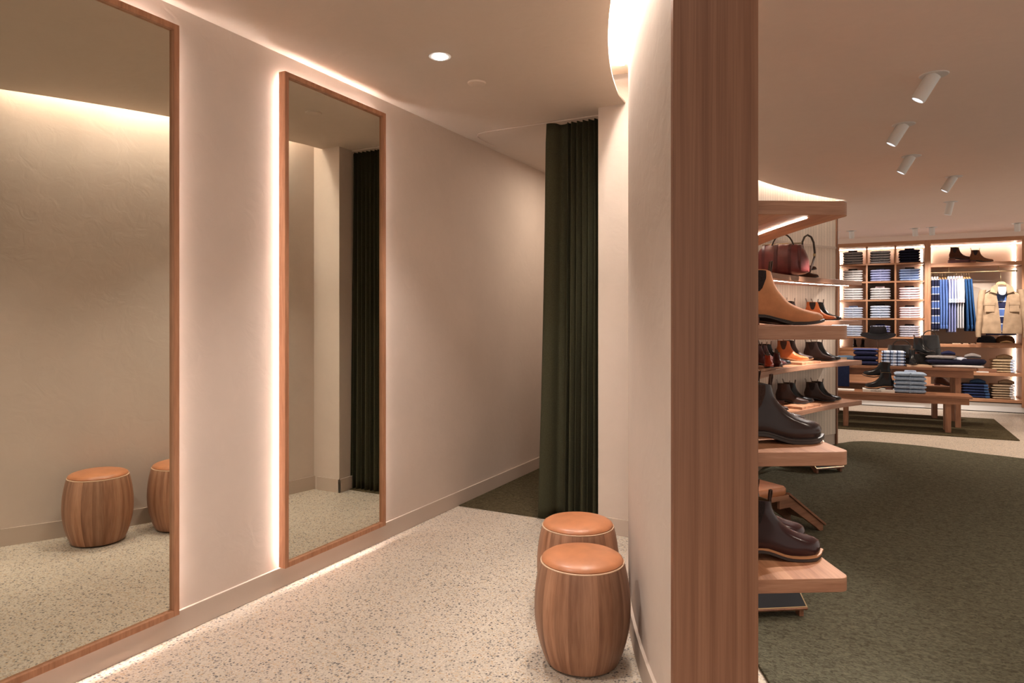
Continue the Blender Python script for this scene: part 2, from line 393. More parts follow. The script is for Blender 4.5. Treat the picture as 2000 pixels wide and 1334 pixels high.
# ------------------------------------------------------------------ rugs and carpets
def rug(name, pts, m, h, label, cat='rug'):
    o = MB().prism([(p[0], p[1]) for p in pts], .0005, h).build(name, m, bevel=.004); return tag(o, label, cat)
rug('fitting_room_carpet', [(XL+.016, 4.324), (-1.572, 4.324), (-1.572, 4.62), (-1.42, 4.62), (-1.45, 5.4), (-1.40, 6.38), (XL+.016, 6.38)], M['olive'], .008, 'dark green carpet inside the fitting room behind the curtain', 'carpet')
cp = [(.97, .4), (.972, 1.2), (.975, 2.0), (.985, 2.7), (1.06, 3.5), (1.33, 4.5), (1.78, 5.5), (2.244, 6.2), (2.395, 6.41), (3.0, 7.03), (3.5, 7.48), (3.676, 7.586), (3.78, 7.65), (3.889, 7.68), (4.05, 7.66), (4.444, 7.405), (4.753, 7.04), (5.054, 6.737), (5.6, 6.1), (6.1, 5.3), (6.4, 4.3), (6.4, 2.0), (5.5, .4)]
def smooth_closed(pts, n=5):
    out = []; L = len(pts)
    for i in range(L):
        p0, p1, p2, p3 = [Vector(pts[(i+k-1) % L]) for k in range(4)]
        for k in range(n):
            t = k/n; out.append(.5*((2*p1)+(p2-p0)*t+(2*p0-5*p1+4*p2-p3)*t*t+(3*p1-p0-3*p2+p3)*t**3))
    return out
rug('round_carpet', [W(p[0], p[1]) for p in smooth_closed(cp)], M['green'], .014, 'large dark green rounded carpet in front of the boot shelves')
rug('rectangular_rug', [(-1.2, 9.54), (1.555, 9.54), (1.565, 11.39), (-1.2, 11.39)], M['olive'], .012, 'olive rectangular rug under the display table and benches')

# ------------------------------------------------------------------ mirrors
def make_mirror(y0, y1, label):
    z0, z1 = .116, 2.665; w = .026; xf, xb, xg = -2.637, -2.682, -2.653
    t = thing('wall_mirror', label, 'mirror', (xb, (y0+y1)/2, z0), 0, 'tall timber framed mirrors')
    hw, hh = (y1-y0)/2, z1-z0
    dx = xf-xb
    for a, b in (((0, -hw, 0), (dx, -hw+w, hh)), ((0, hw-w, 0), (dx, hw, hh))):
        MB().box(a, b).build('side_rail', M['frame'], t, bevel=.0015)
    for a, b in (((0, -hw+w, 0), (dx, hw-w, w)), ((0, -hw+w, hh-w), (dx, hw-w, hh))):
        MB().box(a, b).build('cross_rail', M['frame'], t, bevel=.0015)
    MB().box((xg-xb-.008, -hw+w, w), (xg-xb, hw-w, hh-w)).build('glass', M['mirror'], t)
    MB().box((0, -hw+w, w), (.018, hw-w, hh-w)).build('backing_board', M['skirt'], t)
    g = .020; i = .035
    mb = MB()
    for a, b in (((-g, -hw+i, i), (-.004, -hw+i+.008, hh-i)), ((-g, hw-i-.008, i), (-.004, hw-i, hh-i)), ((-g, -hw+i, i), (-.004, hw-i, i+.008)), ((-g, -hw+i, hh-i-.008), (-.004, hw-i, hh-i))):
        mb.box(a, b)
    s = mb.build('backlight', M['led_mirror'], t); s['label'] = 'glowing light strip behind the frame'
    return t
make_mirror(1.134, 1.961, 'tall timber framed backlit mirror nearest the camera, reflecting the barrel stool')
make_mirror(2.566, 3.393, 'tall timber framed backlit mirror further along, reflecting the dark green curtain')

# ------------------------------------------------------------------ barrel stools
def make_stool():
    t = thing('barrel_stool', '', 'stool')
    prof = [(.0, .006), (.135, .006), (.146, .010), (.152, .020)]
    for k in range(1, 16):
        z = .020+k*(.405-.020)/15; s = (z-.225)/.205; prof.append((.1955-.043*abs(s)**2.0*(1.0 if s < 0 else .72), z))
    r = prof[-1][0]
    mb = MB().lathe(prof+[(r-.002, .409), (r-.008, .410), (0, .410)], 96); mb.build('barrel', M['stave'], t, smooth='auto')
    MB().lathe([(r-.012, .4085), (r-.0015, .4085), (r-.001, .412), (r-.005, .4135), (r-.012, .4135)], 96).build('rim', M['rim'], t, smooth='auto')
    MB().lathe([(0, .41), (r-.010, .411), (r-.005, .417), (r-.009, .425), (r-.022, .433), (r-.05, .441), (r-.09, .446), (.03, .4485), (0, .449)], 64).build('cushion', M['tanlea'], t, smooth='auto')
    MB().lathe([(0, 0), (.128, 0), (.13, .003), (.128, .007), (0, .007)], 48).build('foot_ring', M['black'], t, smooth='auto')
    return t
st = make_stool(); p = W(.1028*2.79, 2.79); st.location = p; st.rotation_euler.z = .4
st['label'] = 'barrel stool with a tan leather cushion, nearer the camera'; st['group'] = 'barrel stools by the curved wall'
s2 = copy_tree(st); p = W(.0965*3.26, 3.26); s2.location = p; s2.rotation_euler.z = 2.1
s2['label'] = 'barrel stool with a tan leather cushion, half hidden behind the nearer one'

# ------------------------------------------------------------------ curtain
def make_curtain():
    top, bot = [], []
    npt = 330
    for i in range(npt+1):
        s = i/npt
        if s < .66:
            q = s/.66; x = -1.515-.315*q; ph = 2*PI*7.5*q
            top.append((x+.004*math.sin(ph*1.0+1), 4.385+.030*math.sin(ph)))
            bot.append((x-.02*q*q+.010*math.sin(ph*.5+.7), 4.375+.034*math.sin(ph+.35*math.sin(ph*.5))))
        else:
            q = (s-.66)/.34; ph = 2*PI*1.0*q
            # a broad return fold, then the leading edge
            x = -1.830-.150*q; top.append((x+.010*math.sin(ph*2), 4.375+.045*math.sin(ph-.4)-.02*q))
            bot.append((-1.850-.185*q+.008*math.sin(ph*2), 4.38+.05*math.sin(ph-.6)-.035*q))
    rings = []
    for k in range(41):
        z = .012+(ZL-.022-.012)*(1-k/40); t = (k/40)**1.5
        pinch = 1.0 if k > 2 else .75+.12*k
        rings.append([(a[0]*(1-t)+b[0]*t, 4.38+((a[1]*(1-t)+b[1]*t)-4.38)*pinch, z) for a, b in zip(top, bot)])
    mb = MB().loft(rings, False, False, closed=False)
    o = mb.build('curtain', M['curtain'], smooth=True)
    q = o.modifiers.new('thick', 'SOLIDIFY'); q.thickness = .004
    return tag(o, 'dark green pleated wool curtain hanging at the fitting room entrance', 'curtain')
make_curtain()

# ------------------------------------------------------------------ ceiling fixtures
p = at_z(859, 110, ZL)
t = thing('recessed_downlight', 'round recessed downlight glowing in the mirror room ceiling', 'light', p)
MB().lathe([(.030, -.002), (.058, -.003), (.060, 0), (.030, .001)], 40).build('trim_ring', M['white'], t, smooth='auto')
MB().lathe([(0, -.010), (.030, -.010), (.034, -.002), (.034, 0), (0, 0)], 32).build('lamp', M['lens'], t, smooth='auto')
spot('downlight_beam', p+Vector((0, 0, -.03)), p+Vector((0.1, .1, -2.7)), 60, 95, .8, NEUT, .04)
area('fitting_room_light', (-1.9, 5.6, ZL-.02), .22, 17, WARM)
t = thing('recessed_downlight', 'recessed downlight inside the fitting room behind the curtain', 'light', (-1.9, 5.6, ZL))
MB().lathe([(.12, -.004), (.15, -.006), (.155, 0), (.12, .001)], 40).build('trim_ring', M['white'], t, smooth='auto')
spot('downlight_beam', (-1.75, 1.2, ZL-.03), (-1.5, 1.5, 0), 55, 105, .8, NEUT, .04)
t = thing('recessed_downlight', 'recessed downlight in the ceiling above the nearer mirror, out of the picture', 'light', (-1.75, 1.2, ZL))
MB().lathe([(.030, -.002), (.058, -.003), (.060, 0), (.030, .001)], 40).build('trim_ring', M['white'], t, smooth='auto')
MB().lathe([(0, -.010), (.030, -.010), (.034, -.002), (.034, 0), (0, 0)], 32).build('lamp', M['lens'], t, smooth='auto')
tag(MB().lathe([(0, -.012), (.035, -.012), (.052, -.008), (.055, 0), (0, 0)], 32).build('ceiling_speaker', M['ceil'], loc=(-2.02, 3.45, ZL), smooth='auto'), 'small round pale disc on the ceiling, seen reflected in the further mirror', 'ceiling disc')

def make_spot(px, py, dirv, label, k, L=.145, power=0, target=None, cone=45, mesh_l=None):
    p = at_z(px, py, ZS)
    t = thing('ceiling_spotlight', label, 'spotlight', p, 0, 'white spotlights on the shop ceiling')
    MB().lathe([(.045, -.002), (.066, -.004), (.070, -.001), (.070, 0), (.045, 0)], 32).build('trim_ring', M['white'], t, smooth='auto')
    d = Vector(dirv).normalized(); q = Vector((0, 0, 1)).rotation_difference(-d).to_matrix().to_4x4()
    o = MB().lathe([(.0, 0), (.036, 0), (.036, L-.012), (.034, L), (.030, L), (.030, L-.02), (0, L-.02)], 28)
    o.v = [tuple(Matrix.Rotation(PI, 4, 'X') @ Vector(v)) for v in o.v]
    o.v = [tuple(q @ Vector(v)) for v in o.v]; b = o.build('lamp_barrel', M['white'], t, smooth='auto')
    l = MB().lathe([(0, -(L-.018)), (.029, -(L-.018)), (.029, -(L-.015)), (0, -(L-.015))][::-1], 24)
    l.v = [tuple(q @ Vector(v)) for v in l.v]; l.build('lens', M['lens_dim'], b)
    tip = p+d*(L+.01)
    if power:
        spot('spot_beam', tip, target if target is not None else tip+d, power, cone, .7, NEUT, .03)
    return t
# five aimed lamps, then the row near the far wall
dn = W(-.42, .22, -.80)
tg = [arc(5.3, -1, 1.0), arc(5.3, 12, .9), arc(5.4, 44, 1.35), arc(5.4, 49, 1.25), arc(5.4, 54, 1.2)]
for i, (px, py, lab) in enumerate(((1824, 146, 'white cylinder spotlight, largest and nearest on the shop ceiling'), (1765, 243, 'white cylinder spotlight, second nearest on the shop ceiling'), (1780, 305, 'white cylinder spotlight, third along the shop ceiling'), (1863, 345, 'white cylinder spotlight, fourth along the shop ceiling, right of the third'), (1857, 394, 'small upright white spotlight, fifth along the shop ceiling'))):
    d = dn if i < 4 else W(-.12, .18, -.95)
    make_spot(px, py, d, lab, i, power=(135, 90, 200, 210, 120)[i], target=tg[i], cone=(50, 50, 30, 30, 40)[i])
for i, (px, py, lab, pw, tx) in enumerate(((1632, 453, 'leftmost spotlight in the row before the far shelving, cut by the tiled wall', 0, 0), (1663, 451, 'second spotlight from the left in the row before the far shelving', 60, (.2, 12.3, 1.6)), (1787, 446, 'left of two close spotlights above the middle of the far shelving', 110, (.6, 11.5, 1.3)), (1820, 444, 'right of two close spotlights above the middle of the far shelving', 90, (1.1, 12.3, 1.6)), (1987, 436, 'rightmost spotlight at the picture edge, above the tan jacket', 100, (1.6, 12.3, 1.5)))):
    make_spot(px, py, (.05, .25, -1), lab, i, L=.11, power=pw, target=tx if pw else None, cone=60)
# added wide beams without fixtures, brightening the shop floor
for x, y, pw in ((2.6, 4.5, 120), (1.4, 2.4, 85), (2.4, 8.2, 90), (-.2, 10.0, 70), (1.3, 9.6, 60), (.35, .4, 30)):
    spot('spot_beam', (x, y, ZS-.03), (x, y+.1, 0), pw, 110, .8, WARM, .05)

# ------------------------------------------------------------------ curved display shelves
ZSH = (1.783, 1.375, .961, .546); TS = .046
def curved_shelf(z, a0, a1, r0, r1, label, led, corner=True):
    t = thing('display_shelf', label, 'shelf', (0, 0, 0), 0, 'curved timber display shelves')
    n = 30; fr = [arc(r0, a0+(a1-a0)*i/n) for i in range(n+1)]; bk = [arc(r1, a0+(a1-a0)*i/n) for i in range(n+1)]
    # rounded near front corner
    rc = .035; cpts = []
    da = math.degrees(rc/r0)
    for k in range(7):
        f = PI/2*k/6; cpts.append(arc(r0+rc*(1-math.sin(f)), a0+da*(1-math.cos(f))))
    fr = [p for i, p in enumerate(fr) if (a1-a0)*i/n > da]
    pts = cpts+fr+bk[::-1]
    mb = MB().prism([(p.x, p.y) for p in pts], z-TS, z); mb.m = [0, 0]+[1]*(len(mb.m)-2)
    mb.build('board', [M['shelf'], M['nosing']], t, smooth='auto', bevel=.002)
    if led:
        l0, l1, lr = led; fr = [arc(lr, l0+(l1-l0)*i/n) for i in range(n+1)]; bk = [arc(lr+.010, l0+(l1-l0)*i/n) for i in range(n+1)]
        MB().prism([(p.x, p.y) for p in fr+bk[::-1]], z-TS-.003, z-TS+.001).build('light_strip', M['led_shelf'], t)
    return t
nm = ('top', 'second', 'third', 'lowest')
what = ('above eye level with a glowing groove beneath', 'carrying the tan suede boots', 'carrying the dark brown round toe boots', 'carrying the burgundy boots with a tan welt')
whatf = ('carrying the burgundy bag', 'just behind the tan suede boots', 'carrying the orange boot on a riser', 'carrying the dark boots below the orange boot')
for i, z in enumerate(ZSH):
    curved_shelf(z, -2.75, 13, 5.405, 5.80, f'near {nm[i]} timber display shelf {what[i]}', (-2.2 if i == 0 else .8, 12.5, 5.527))
    curved_shelf(z, 31.9, 57.6, 5.40, 5.80, f'far {nm[i]} curved timber display shelf {whatf[i]}', ((32.6, 57.2, 5.52), (50, 57.2, 5.52), None, None)[i])

def riser(a0, a1, r0, r1, z, h, label, m='shelf'):
    pts = [arc(r0, a0), arc(r0, a1), arc(r1, a1), arc(r1, a0)]
    c = sum((Vector((p.x, p.y, 0)) for p in pts), Vector())/4
    o = MB().prism([(p.x-c.x, p.y-c.y) for p in pts], 0, h).build('display_riser', M[m], bevel=.0015, loc=(c.x, c.y, z))
    return tag(o, label, 'display block', 'timber display risers')
riser(45.3, 49.6, 5.42, 5.68, ZSH[2], .022, 'thin timber riser under the orange boot')
riser(34.1, 38.3, 5.42, 5.62, ZSH[2], .022, 'thin timber riser under the small red boot')
riser(45.3, 49.6, 5.42, 5.68, ZSH[3], .022, 'thin timber riser under dark boots on the lowest far shelf')
c = W(.376*3.08, 3.08)
tag(MB().box((-.15, -.06, 0), (.03, .06, .035)).build('display_riser', M['shelf'], bevel=.0015, loc=W(1.085, 3.10, ZSH[3]), rz=TH), 'small timber block standing behind the burgundy boots', 'display block', 'timber display risers')
tag(MB().box((-.05, -.003, 0), (.05, .003, .13)).build('display_card', M['paper'], loc=W(1.02, 3.02, ZSH[3]), rz=TH), 'white card standing on the lowest near shelf behind the burgundy boots', 'card')

# ------------------------------------------------------------------ boots
def interp(x, pts):
    if x <= pts[0][0]: return pts[0][1]
    for (x0, y0), (x1, y1) in zip(pts, pts[1:]):
        if x <= x1:
            t = (x-x0)/(x1-x0) if x1 > x0 else 0; t = t*t*(3-2*t)*.35+t*.65
            return y0+(y1-y0)*t
    return pts[-1][1]
STY = {
 'dress': dict(L=.300, front=[(0, .296), (.008, .298), (.016, .296), (.024, .288), (.031, .274), (.038, .253), (.046, .228), (.056, .203), (.068, .182), (.082, .165), (.100, .148), (.120, .136), (.150, .128), (.160, .126)],
               w=[(0, .010), (.02, .024), (.06, .033), (.11, .032), (.17, .041), (.21, .0465), (.24, .042), (.27, .030), (.29, .018), (.30, .008)], heel=.024, sole=.006, welt=.004),
 'round': dict(L=.298, front=[(0, .290), (.012, .295), (.028, .294), (.041, .287), (.052, .272), (.061, .249), (.070, .222), (.081, .197), (.095, .175), (.110, .157), (.125, .142), (.150, .133), (.166, .130)],
               w=[(0, .012), (.02, .027), (.06, .035), (.11, .035), (.17, .045), (.21, .051), (.24, .050), (.265, .044), (.285, .032), (.298, .012)], heel=.024, sole=.010, welt=.007),
}
def boot_z(st, x):                  # height of the sole line above ground along the foot
    h = st['heel']
    if x < .085: l = h
    elif x < .19: t = (x-.085)/.105; l = h*(1-t*t*(3-2*t))
    else: l = 0
    if x > .215: l += .010*((x-.215)/.085)**2
    return l
def boot_mesh(style, height=.160):
    st = STY[style]; fr = st['front']; H = height; hs = fr[-1][0]
    back = [(0, .006), (.02, .0), (.05, -.003), (.08, .004), (.11, .014), (.16, .016)]
    def zmap(s): return s if s < .09 else .09+(s-.09)*(H-.09)/(hs-.09)
    def hw(x, s):
        xb, xf = interp(s, back), interp(s, fr)
        w = interp(x, st['w'])*(1-.10*(1-min(s/.02, 1)))
        ws = .032
        k = min(1, max(0, (s-.035)/.06)); w = w*(1-k)+min(w, ws)*k if k < 1 else ws
        if s > .1: w = ws+.002*(s-.1)/.06
        tf, tb = .055 if s < .1 else .06, .035
        if s < .03 : tf = .035
        a = max(0, min(1, (xf-x)/tf)); b = max(0, min(1, (x-xb)/tb))
        # vertical rounding of the vamp near its ridge
        return w*math.sqrt(max(0, 1-(1-a)**2))*math.sqrt(max(0, 1-(1-b)**2))
    def lift(x, s): return st['sole']+boot_z(st, x)*(1-.0*s)
    def ring(s, dz=0, shrink=1.):
        xb, xf = interp(s, back), interp(s, fr); n = 22; pts = []
        for i in range(n): f = .5-.5*math.cos(PI*i/n); x = xb+(xf-xb)*f; pts.append((x, hw(x, s)))
        pts.append((xf, 0)); cx = (xb+xf)/2
        up = [(cx+(x-cx)*shrink, y*shrink, zmap(s)+lift(x, s)+dz) for x, y in pts]
        return up+[(x, -y, z) for x, y, z in up[-2:0:-1]]
    ss = [0, .004, .010, .016, .021, .026, .031, .036, .041, .046, .052, .059, .067, .076, .086, .098, .112, .128, .145, hs]
    up = MB(); rings = [ring(s) for s in ss]
    up.loft(rings, True, False)
    up.loft([ring(hs), ring(hs, .0, .90), ring(hs, -.035, .86)], False, True, 1)
    # sole and welt
    so = MB()
    def sring(z, grow):
        n = 26; pts = []
        for i in range(n+1):
            f = .5-.5*math.cos(PI*i/n); x = -.003-grow+(st['L']+.002+2*grow)*f
            xx = min(max(x, 0), st['L']); w = interp(xx, st['w'])*.97+grow
            a = max(0, min(1, (st['L']+grow-x)/.045)); b = max(0, min(1, (x+.004+grow)/.03))
            pts.append((x, w*math.sqrt(max(0, 1-(1-a)**2))*math.sqrt(max(0, 1-(1-b)**2)), xx))
        up_ = [(x, y, z+boot_z(st, xx)) for x, y, xx in pts]; return up_+[(x, -y, zz) for x, y, zz in up_[-2:0:-1]]
    g = .0035 if style == 'dress' else .006
    so.loft([sring(0, g-.002), sring(.001, g), sring(st['sole'], g), sring(st['sole']+.001, g-.002)], True, True)
    we = MB().loft([sring(st['sole']+.0005, g), sring(st['sole']+.001, g+.001), sring(st['sole']+st['welt']-.001, g+.001), sring(st['sole']+st['welt'], g-.002)], True, True)
    hl = MB()
    hp = []
    for i in range(17):
        f = PI/2+PI*i/16; hp.append((.030+.033*math.cos(f), .031*math.sin(f)*-1))
    hp = [(.078, .029)]+[(x, -y) for x, y in hp][::1]+[(.078, -.029)]
    hl.prism(hp, 0, st['heel']+.001)
    # elastic gores lying on each side of the shaft
    gores = []
    for sgn in (1, -1):
        go = MB(); gores.append(go)
        nx, nz = 8, 9; rows = []
        for j in range(nz):
            s = .079+(hs-.0035-.079)*j/(nz-1); half = .013+.017*min(1, j/(nz-1)*1.5+.0)*1.0 if j else .007
            row = []
            for i in range(nx):
                x = .070+half*(2*i/(nx-1)-1); row.append((x, sgn*(hw(x, s)+.0012), zmap(s)+lift(x, s)))
            rows.append(row if sgn > 0 else row[::-1])
        go.loft(rows, False, False, closed=False)
    tabs = []
    for xb_, lean in ((interp(hs, back)+.002, -.010), (interp(hs, fr)-.004, .006)):
        zt = zmap(hs)+lift(xb_, hs); tb = MB()
        path = [(xb_+.0035, zt-.022), (xb_+.0035, zt+.006), (xb_+.0035+lean*.6, zt+.026), (xb_+lean+.001, zt+.036), (xb_+lean-.004, zt+.034), (xb_-.003+lean*.5, zt+.02), (xb_-.0015, zt), (xb_-.0015, zt-.018)]
        rings = []
        for k, (x, z) in enumerate(path):
            q0, q1 = path[max(k-1, 0)], path[min(k+1, len(path)-1)]; dx, dz = q1[0]-q0[0], q1[1]-q0[1]; l = math.hypot(dx, dz); nx, nz = -dz/l*.0011, dx/l*.0011
            rings.append([(x+nx, .0085, z+nz), (x+nx, -.0085, z+nz), (x-nx, -.0085, z-nz), (x-nx, .0085, z-nz)])
        tb.loft(rings); tabs.append(tb)
    lug = None
    return up, so, we, hl, gores, tabs
BC = {}
def bl(n, c, r=.3, coat=.35):
    M[n] = leather(n, tuple(x*.75 for x in c), r, coat*.12); bsdf(M[n]).inputs['Specular IOR Level'].default_value = .24
bl('boot_brown', (.038, .022, .021), .24, .4); bl('boot_burgundy', (.040, .014, .015), .2, .6)
for k_ in ('boot_brown', 'boot_burgundy'): bsdf(M[k_]).inputs['Specular IOR Level'].default_value = .30
bl('boot_black', (.012, .012, .013), .3, .4)
bl('boot_orange', (.60, .17, .05), .4, .2); bl('boot_dark', (.060, .032, .026), .4, .25); bl('boot_wine', (.10, .028, .026), .3, .4); bl('boot_red', (.55, .07, .03), .35, .4)
M['suede'] = fabric('tan_suede', (.50, .225, .105), .95, .08, 40, .2); M['suede_brown'] = fabric('brown_suede', (.16, .065, .03), .95, .1, 40, .2); M['suede_dark'] = fabric('dark_suede', (.07, .028, .016), .95, .1, 40, .2)
M['gore'] = fabric('elastic_gore', (.028, .020, .019), .9, .25, 250); M['gore_brown'] = fabric('brown_elastic', (.06, .035, .028), .9, .25, 250)
M['sole_dark'] = mat('dark_sole', (.03, .022, .02), .5); M['sole_tan'] = mat('tan_sole', (.42, .20, .09), .55); M['heel_brown'] = mat('heel_stack', (.16, .05, .03), .5)
M['lining'] = mat('boot_lining', (.16, .10, .045), .9); M['tab'] = fabric('pull_tab', (.13, .085, .07), .9, .2, 200)
def boot(label, leatherm, loc, rz, style='dress', sole='sole_dark', welt=None, heel='heel_brown', gore='gore', group='boots on the curved shelves', scale=1., height=.160, tab='tab', tilt=0.):
    key = (style, height, leatherm, sole, welt, heel, gore, tab)
    if key not in BC:
        up, so, we, hl, go, tabs = boot_mesh(style, height)
        t = thing('chelsea_boot', label, 'boot', loc, rz, group)
        up.build('upper', [M[leatherm], M['lining']], t, smooth='auto')
        s = so.build('sole', M[sole], t, smooth='auto')
        w = we.build('welt', M[welt or sole], t, smooth='auto')
        if welt == 'sole_tan' : w['label'] = 'pale tan welt'
        hl.build('heel', M[heel], t, smooth='auto')
        for g_ in go: g_.build('elastic_gore', M[gore], t, smooth=True)
        for tb in tabs: tb.build('pull_tab', M[tab], t)
        BC[key] = t
    else:
        t = copy_tree(BC[key]); t.location = loc; t['label'] = label; t['group'] = group
    t.rotation_euler = (0, tilt, rz); t.scale = (scale,)*3
    return t
def boot_toe(label, m, px, d, z, ang, L=.300, **kw):
    """toe tip seen at column px at distance d; ang: degrees the toe turns towards the camera"""
    a = math.radians(ang); tl = (px-1000)/F*d; s = kw.get('scale', 1.)
    h = W(tl-L*s*math.cos(a), d+L*s*math.sin(a), z); return boot(label, m, h, dirang(math.cos(a), -math.sin(a)), **kw)
z0, z1, z2, z3 = (z+.0008 for z in ZSH)
# near shelves
boot_toe('tan suede chelsea boot, the large front one on the second near shelf', 'suede', 1609, 2.42, z1, 0, scale=1.08, height=.150, tab='tab')
boot_toe('tan suede chelsea boot standing behind its mate on the second near shelf', 'suede', 1572, 2.56, z1, 3, scale=1.08, height=.150)
boot_toe('dark brown round toe boot, front one of the pair on the third near shelf', 'boot_brown', 1606, 2.42, z2, 0, L=.298, style='round', scale=1.08, welt='sole_dark', heel='sole_dark', gore='gore_brown')
boot_toe('dark brown round toe boot behind its mate on the third near shelf', 'boot_brown', 1577, 2.58, z2, 2, L=.298, style='round', scale=1.08, welt='sole_dark', heel='sole_dark', gore='gore_brown')
boot_toe('burgundy boot with tan welt, front one on the lowest near shelf', 'boot_burgundy', 1604, 2.44, z3, 0, L=.298, style='round', scale=1.08, welt='sole_tan')
boot_toe('burgundy boot behind its mate on the lowest near shelf', 'boot_burgundy', 1574, 2.60, z3, 2, L=.298, style='round', scale=1.08, welt='sole_tan')
# far shelves, third level
rz_ = z2+.0225
boot_toe('orange leather boot with dark gores standing on a thin riser', 'boot_orange', 1580, 6.60, rz_, 20, sole='sole_tan', gore='gore_brown', height=.165)
boot_toe('brown leather boot close behind the orange boot', 'boot_dark', 1589, 6.72, rz_, 12, sole='sole_tan', height=.165)
boot_toe('dark brown boot beside the end of the third far shelf', 'boot_dark', 1632, 6.98, z2, 18)
boot_toe('black boot behind the dark brown one at the end of the third far shelf', 'boot_black', 1642, 7.08, z2, 16)
boot_toe('wine red boot behind the small red boot on the left of the third far shelf', 'boot_wine', 1528, 6.12, z2, 28)
boot_toe('dark wine boot, middle of three toes left of the orange boot', 'boot_wine', 1537, 6.26, z2, 28)
boot_toe('black boot, rearmost of three toes left of the orange boot', 'boot_black', 1545, 6.40, z2, 28)
p = W(.3675*5.72, 5.72, rz_)
boot('small red boot pointing at the camera on a thin riser', 'boot_red', W(.373*5.86, 5.86, rz_), dirang(-.25, -1), scale=.80, height=.10)
boot('dark red boot just right of the small red boot on the riser', 'boot_wine', W(.386*5.95, 5.95, rz_), dirang(-.25, -1), scale=.80, height=.12)
# far shelves, lowest level
rz_ = z3+.0225
boot_toe('dark brown boot with brown gore on the riser of the lowest far shelf', 'boot_dark', 1580, 6.60, rz_, 20, gore='gore_brown')
boot_toe('dark boot behind its mate on the riser of the lowest far shelf', 'boot_black', 1590, 6.72, rz_, 12)
boot_toe('dark brown boot near the right end of the lowest far shelf', 'boot_dark', 1633, 6.98, z3, 18)
boot_toe('black boot behind its mate near the right end of the lowest far shelf', 'boot_black', 1643, 7.08, z3, 16)
boot_toe('dark brown boot left on the lowest far shelf, only its toe showing', 'boot_dark', 1540, 6.25, z3, 25)
# far shelves, second level
boot_toe('brown boot on the second far shelf, mostly hidden by the tan suede boot', 'boot_dark', 1590, 6.62, z1, 20)
boot_toe('dark boot on the second far shelf, its tabs showing above the tan suede boot', 'suede_dark', 1575, 6.5, z1, 20)
boot_toe('orange brown boot at the right of the second far shelf', 'boot_orange', 1634, 6.98, z1, 18)
boot_toe('black boot behind the orange brown one on the second far shelf', 'boot_black', 1644, 7.08, z1, 16)
# far shelves, top level
boot_toe('brown boot with its toe showing low beside the burgundy bag', 'suede_dark', 1599, 6.60, z0, 14)
blk = tag(MB().box((-.07, -.05, 0), (.07, .05, .088)).build('display_riser', M['shelf'], bevel=.002, loc=W(2.72, 6.84, z0), rz=TH), 'timber block behind the burgundy bag lifting a brown boot', 'display block', 'timber display risers')
boot_toe('brown boot raised on a block beside the burgundy bag', 'suede_dark', 1595, 6.78, z0+.089, 12, height=.15)

# ------------------------------------------------------------------ burgundy bag
M['bag'] = leather('bag_leather', (.17, .035, .035), .38, .3, .2); M['bag_trim'] = leather('bag_trim', (.10, .018, .022), .4, .3); M['strap'] = leather('dark_strap', (.045, .03, .022), .5, .1)
def make_bag():
    L, Hh, Dp = .46, .285, .24
    a = math.radians(32); c = W(.4*6.22-.03, 6.22, z0)
    t = thing('weekend_bag', 'burgundy leather weekend bag on the top far shelf', 'bag', c, dirang(math.cos(a), -math.sin(a)))
    def sect(x, sy, sz, n=28, g=0.):
        r = []
        for i in range(n):
            f = 2*PI*i/n; cs, sn = math.cos(f), math.sin(f); e = .62
            r.append((x, (abs(cs)**e)*math.copysign(1, cs)*Dp/2*sy+math.copysign(g, cs), max(.001, Hh/2+(abs(sn)**e)*math.copysign(1, sn)*Hh/2*sz+(g if sn > 0 else 0))))
        return r
    rings = []
    for k in range(25):
        q = -1+2*k/24; e = (1-abs(q)**5)**.5 if abs(q) < 1 else .0
        e = max(.35, e); x = q*L/2
        rr = sect(x, e, e)
        off = (1-e)*Hh/2
        rings.append([(p[0], p[1], max(.001, p[2]-off*.7)) for p in rr])
    MB().loft(rings).build('body', M['bag'], t, smooth='auto')
    for x in (-.14, -.03, .085, .165):
        e = max(.35, (1-abs(2*x/L)**5)**.5)
        MB().loft([sect(x-.013, e, e, g=-.004), sect(x-.011, e, e, g=.004), sect(x+.011, e, e, g=.004), sect(x+.013, e, e, g=-.004)]).build('strap_band', M['bag_trim'], t, smooth='auto')
    MB().tube([(x, 0, Hh+.004) for x in (-.17, -.08, 0, .08, .17)], .006, 8).build('zip', M['brass'], t, smooth=True)
    MB().tube([(.02+.10*math.cos(PI*k/14)*1.0, -.07, .20+.17*math.sin(PI*k/14)) for k in range(15)], .007, 8).build('handle', M['strap'], t, smooth=True)
    pts = [(.17, .02, .24), (.172, .02, .30), (.19, .02, .345), (.215, .02, .36), (.245, .02, .34), (.265, .02, .29), (.275, .02, .20), (.272, .02, .16), (.25, .02, .08), (.23, .02, .02)]
    MB().tube(pts, .009, 8, flat=.5).build('shoulder_strap', M['strap'], t, smooth=True)
    MB().box((.262, .008, .165), (.284, .032, .19)).build('buckle', M['brass'], t, bevel=.002)
    return t
make_bag()

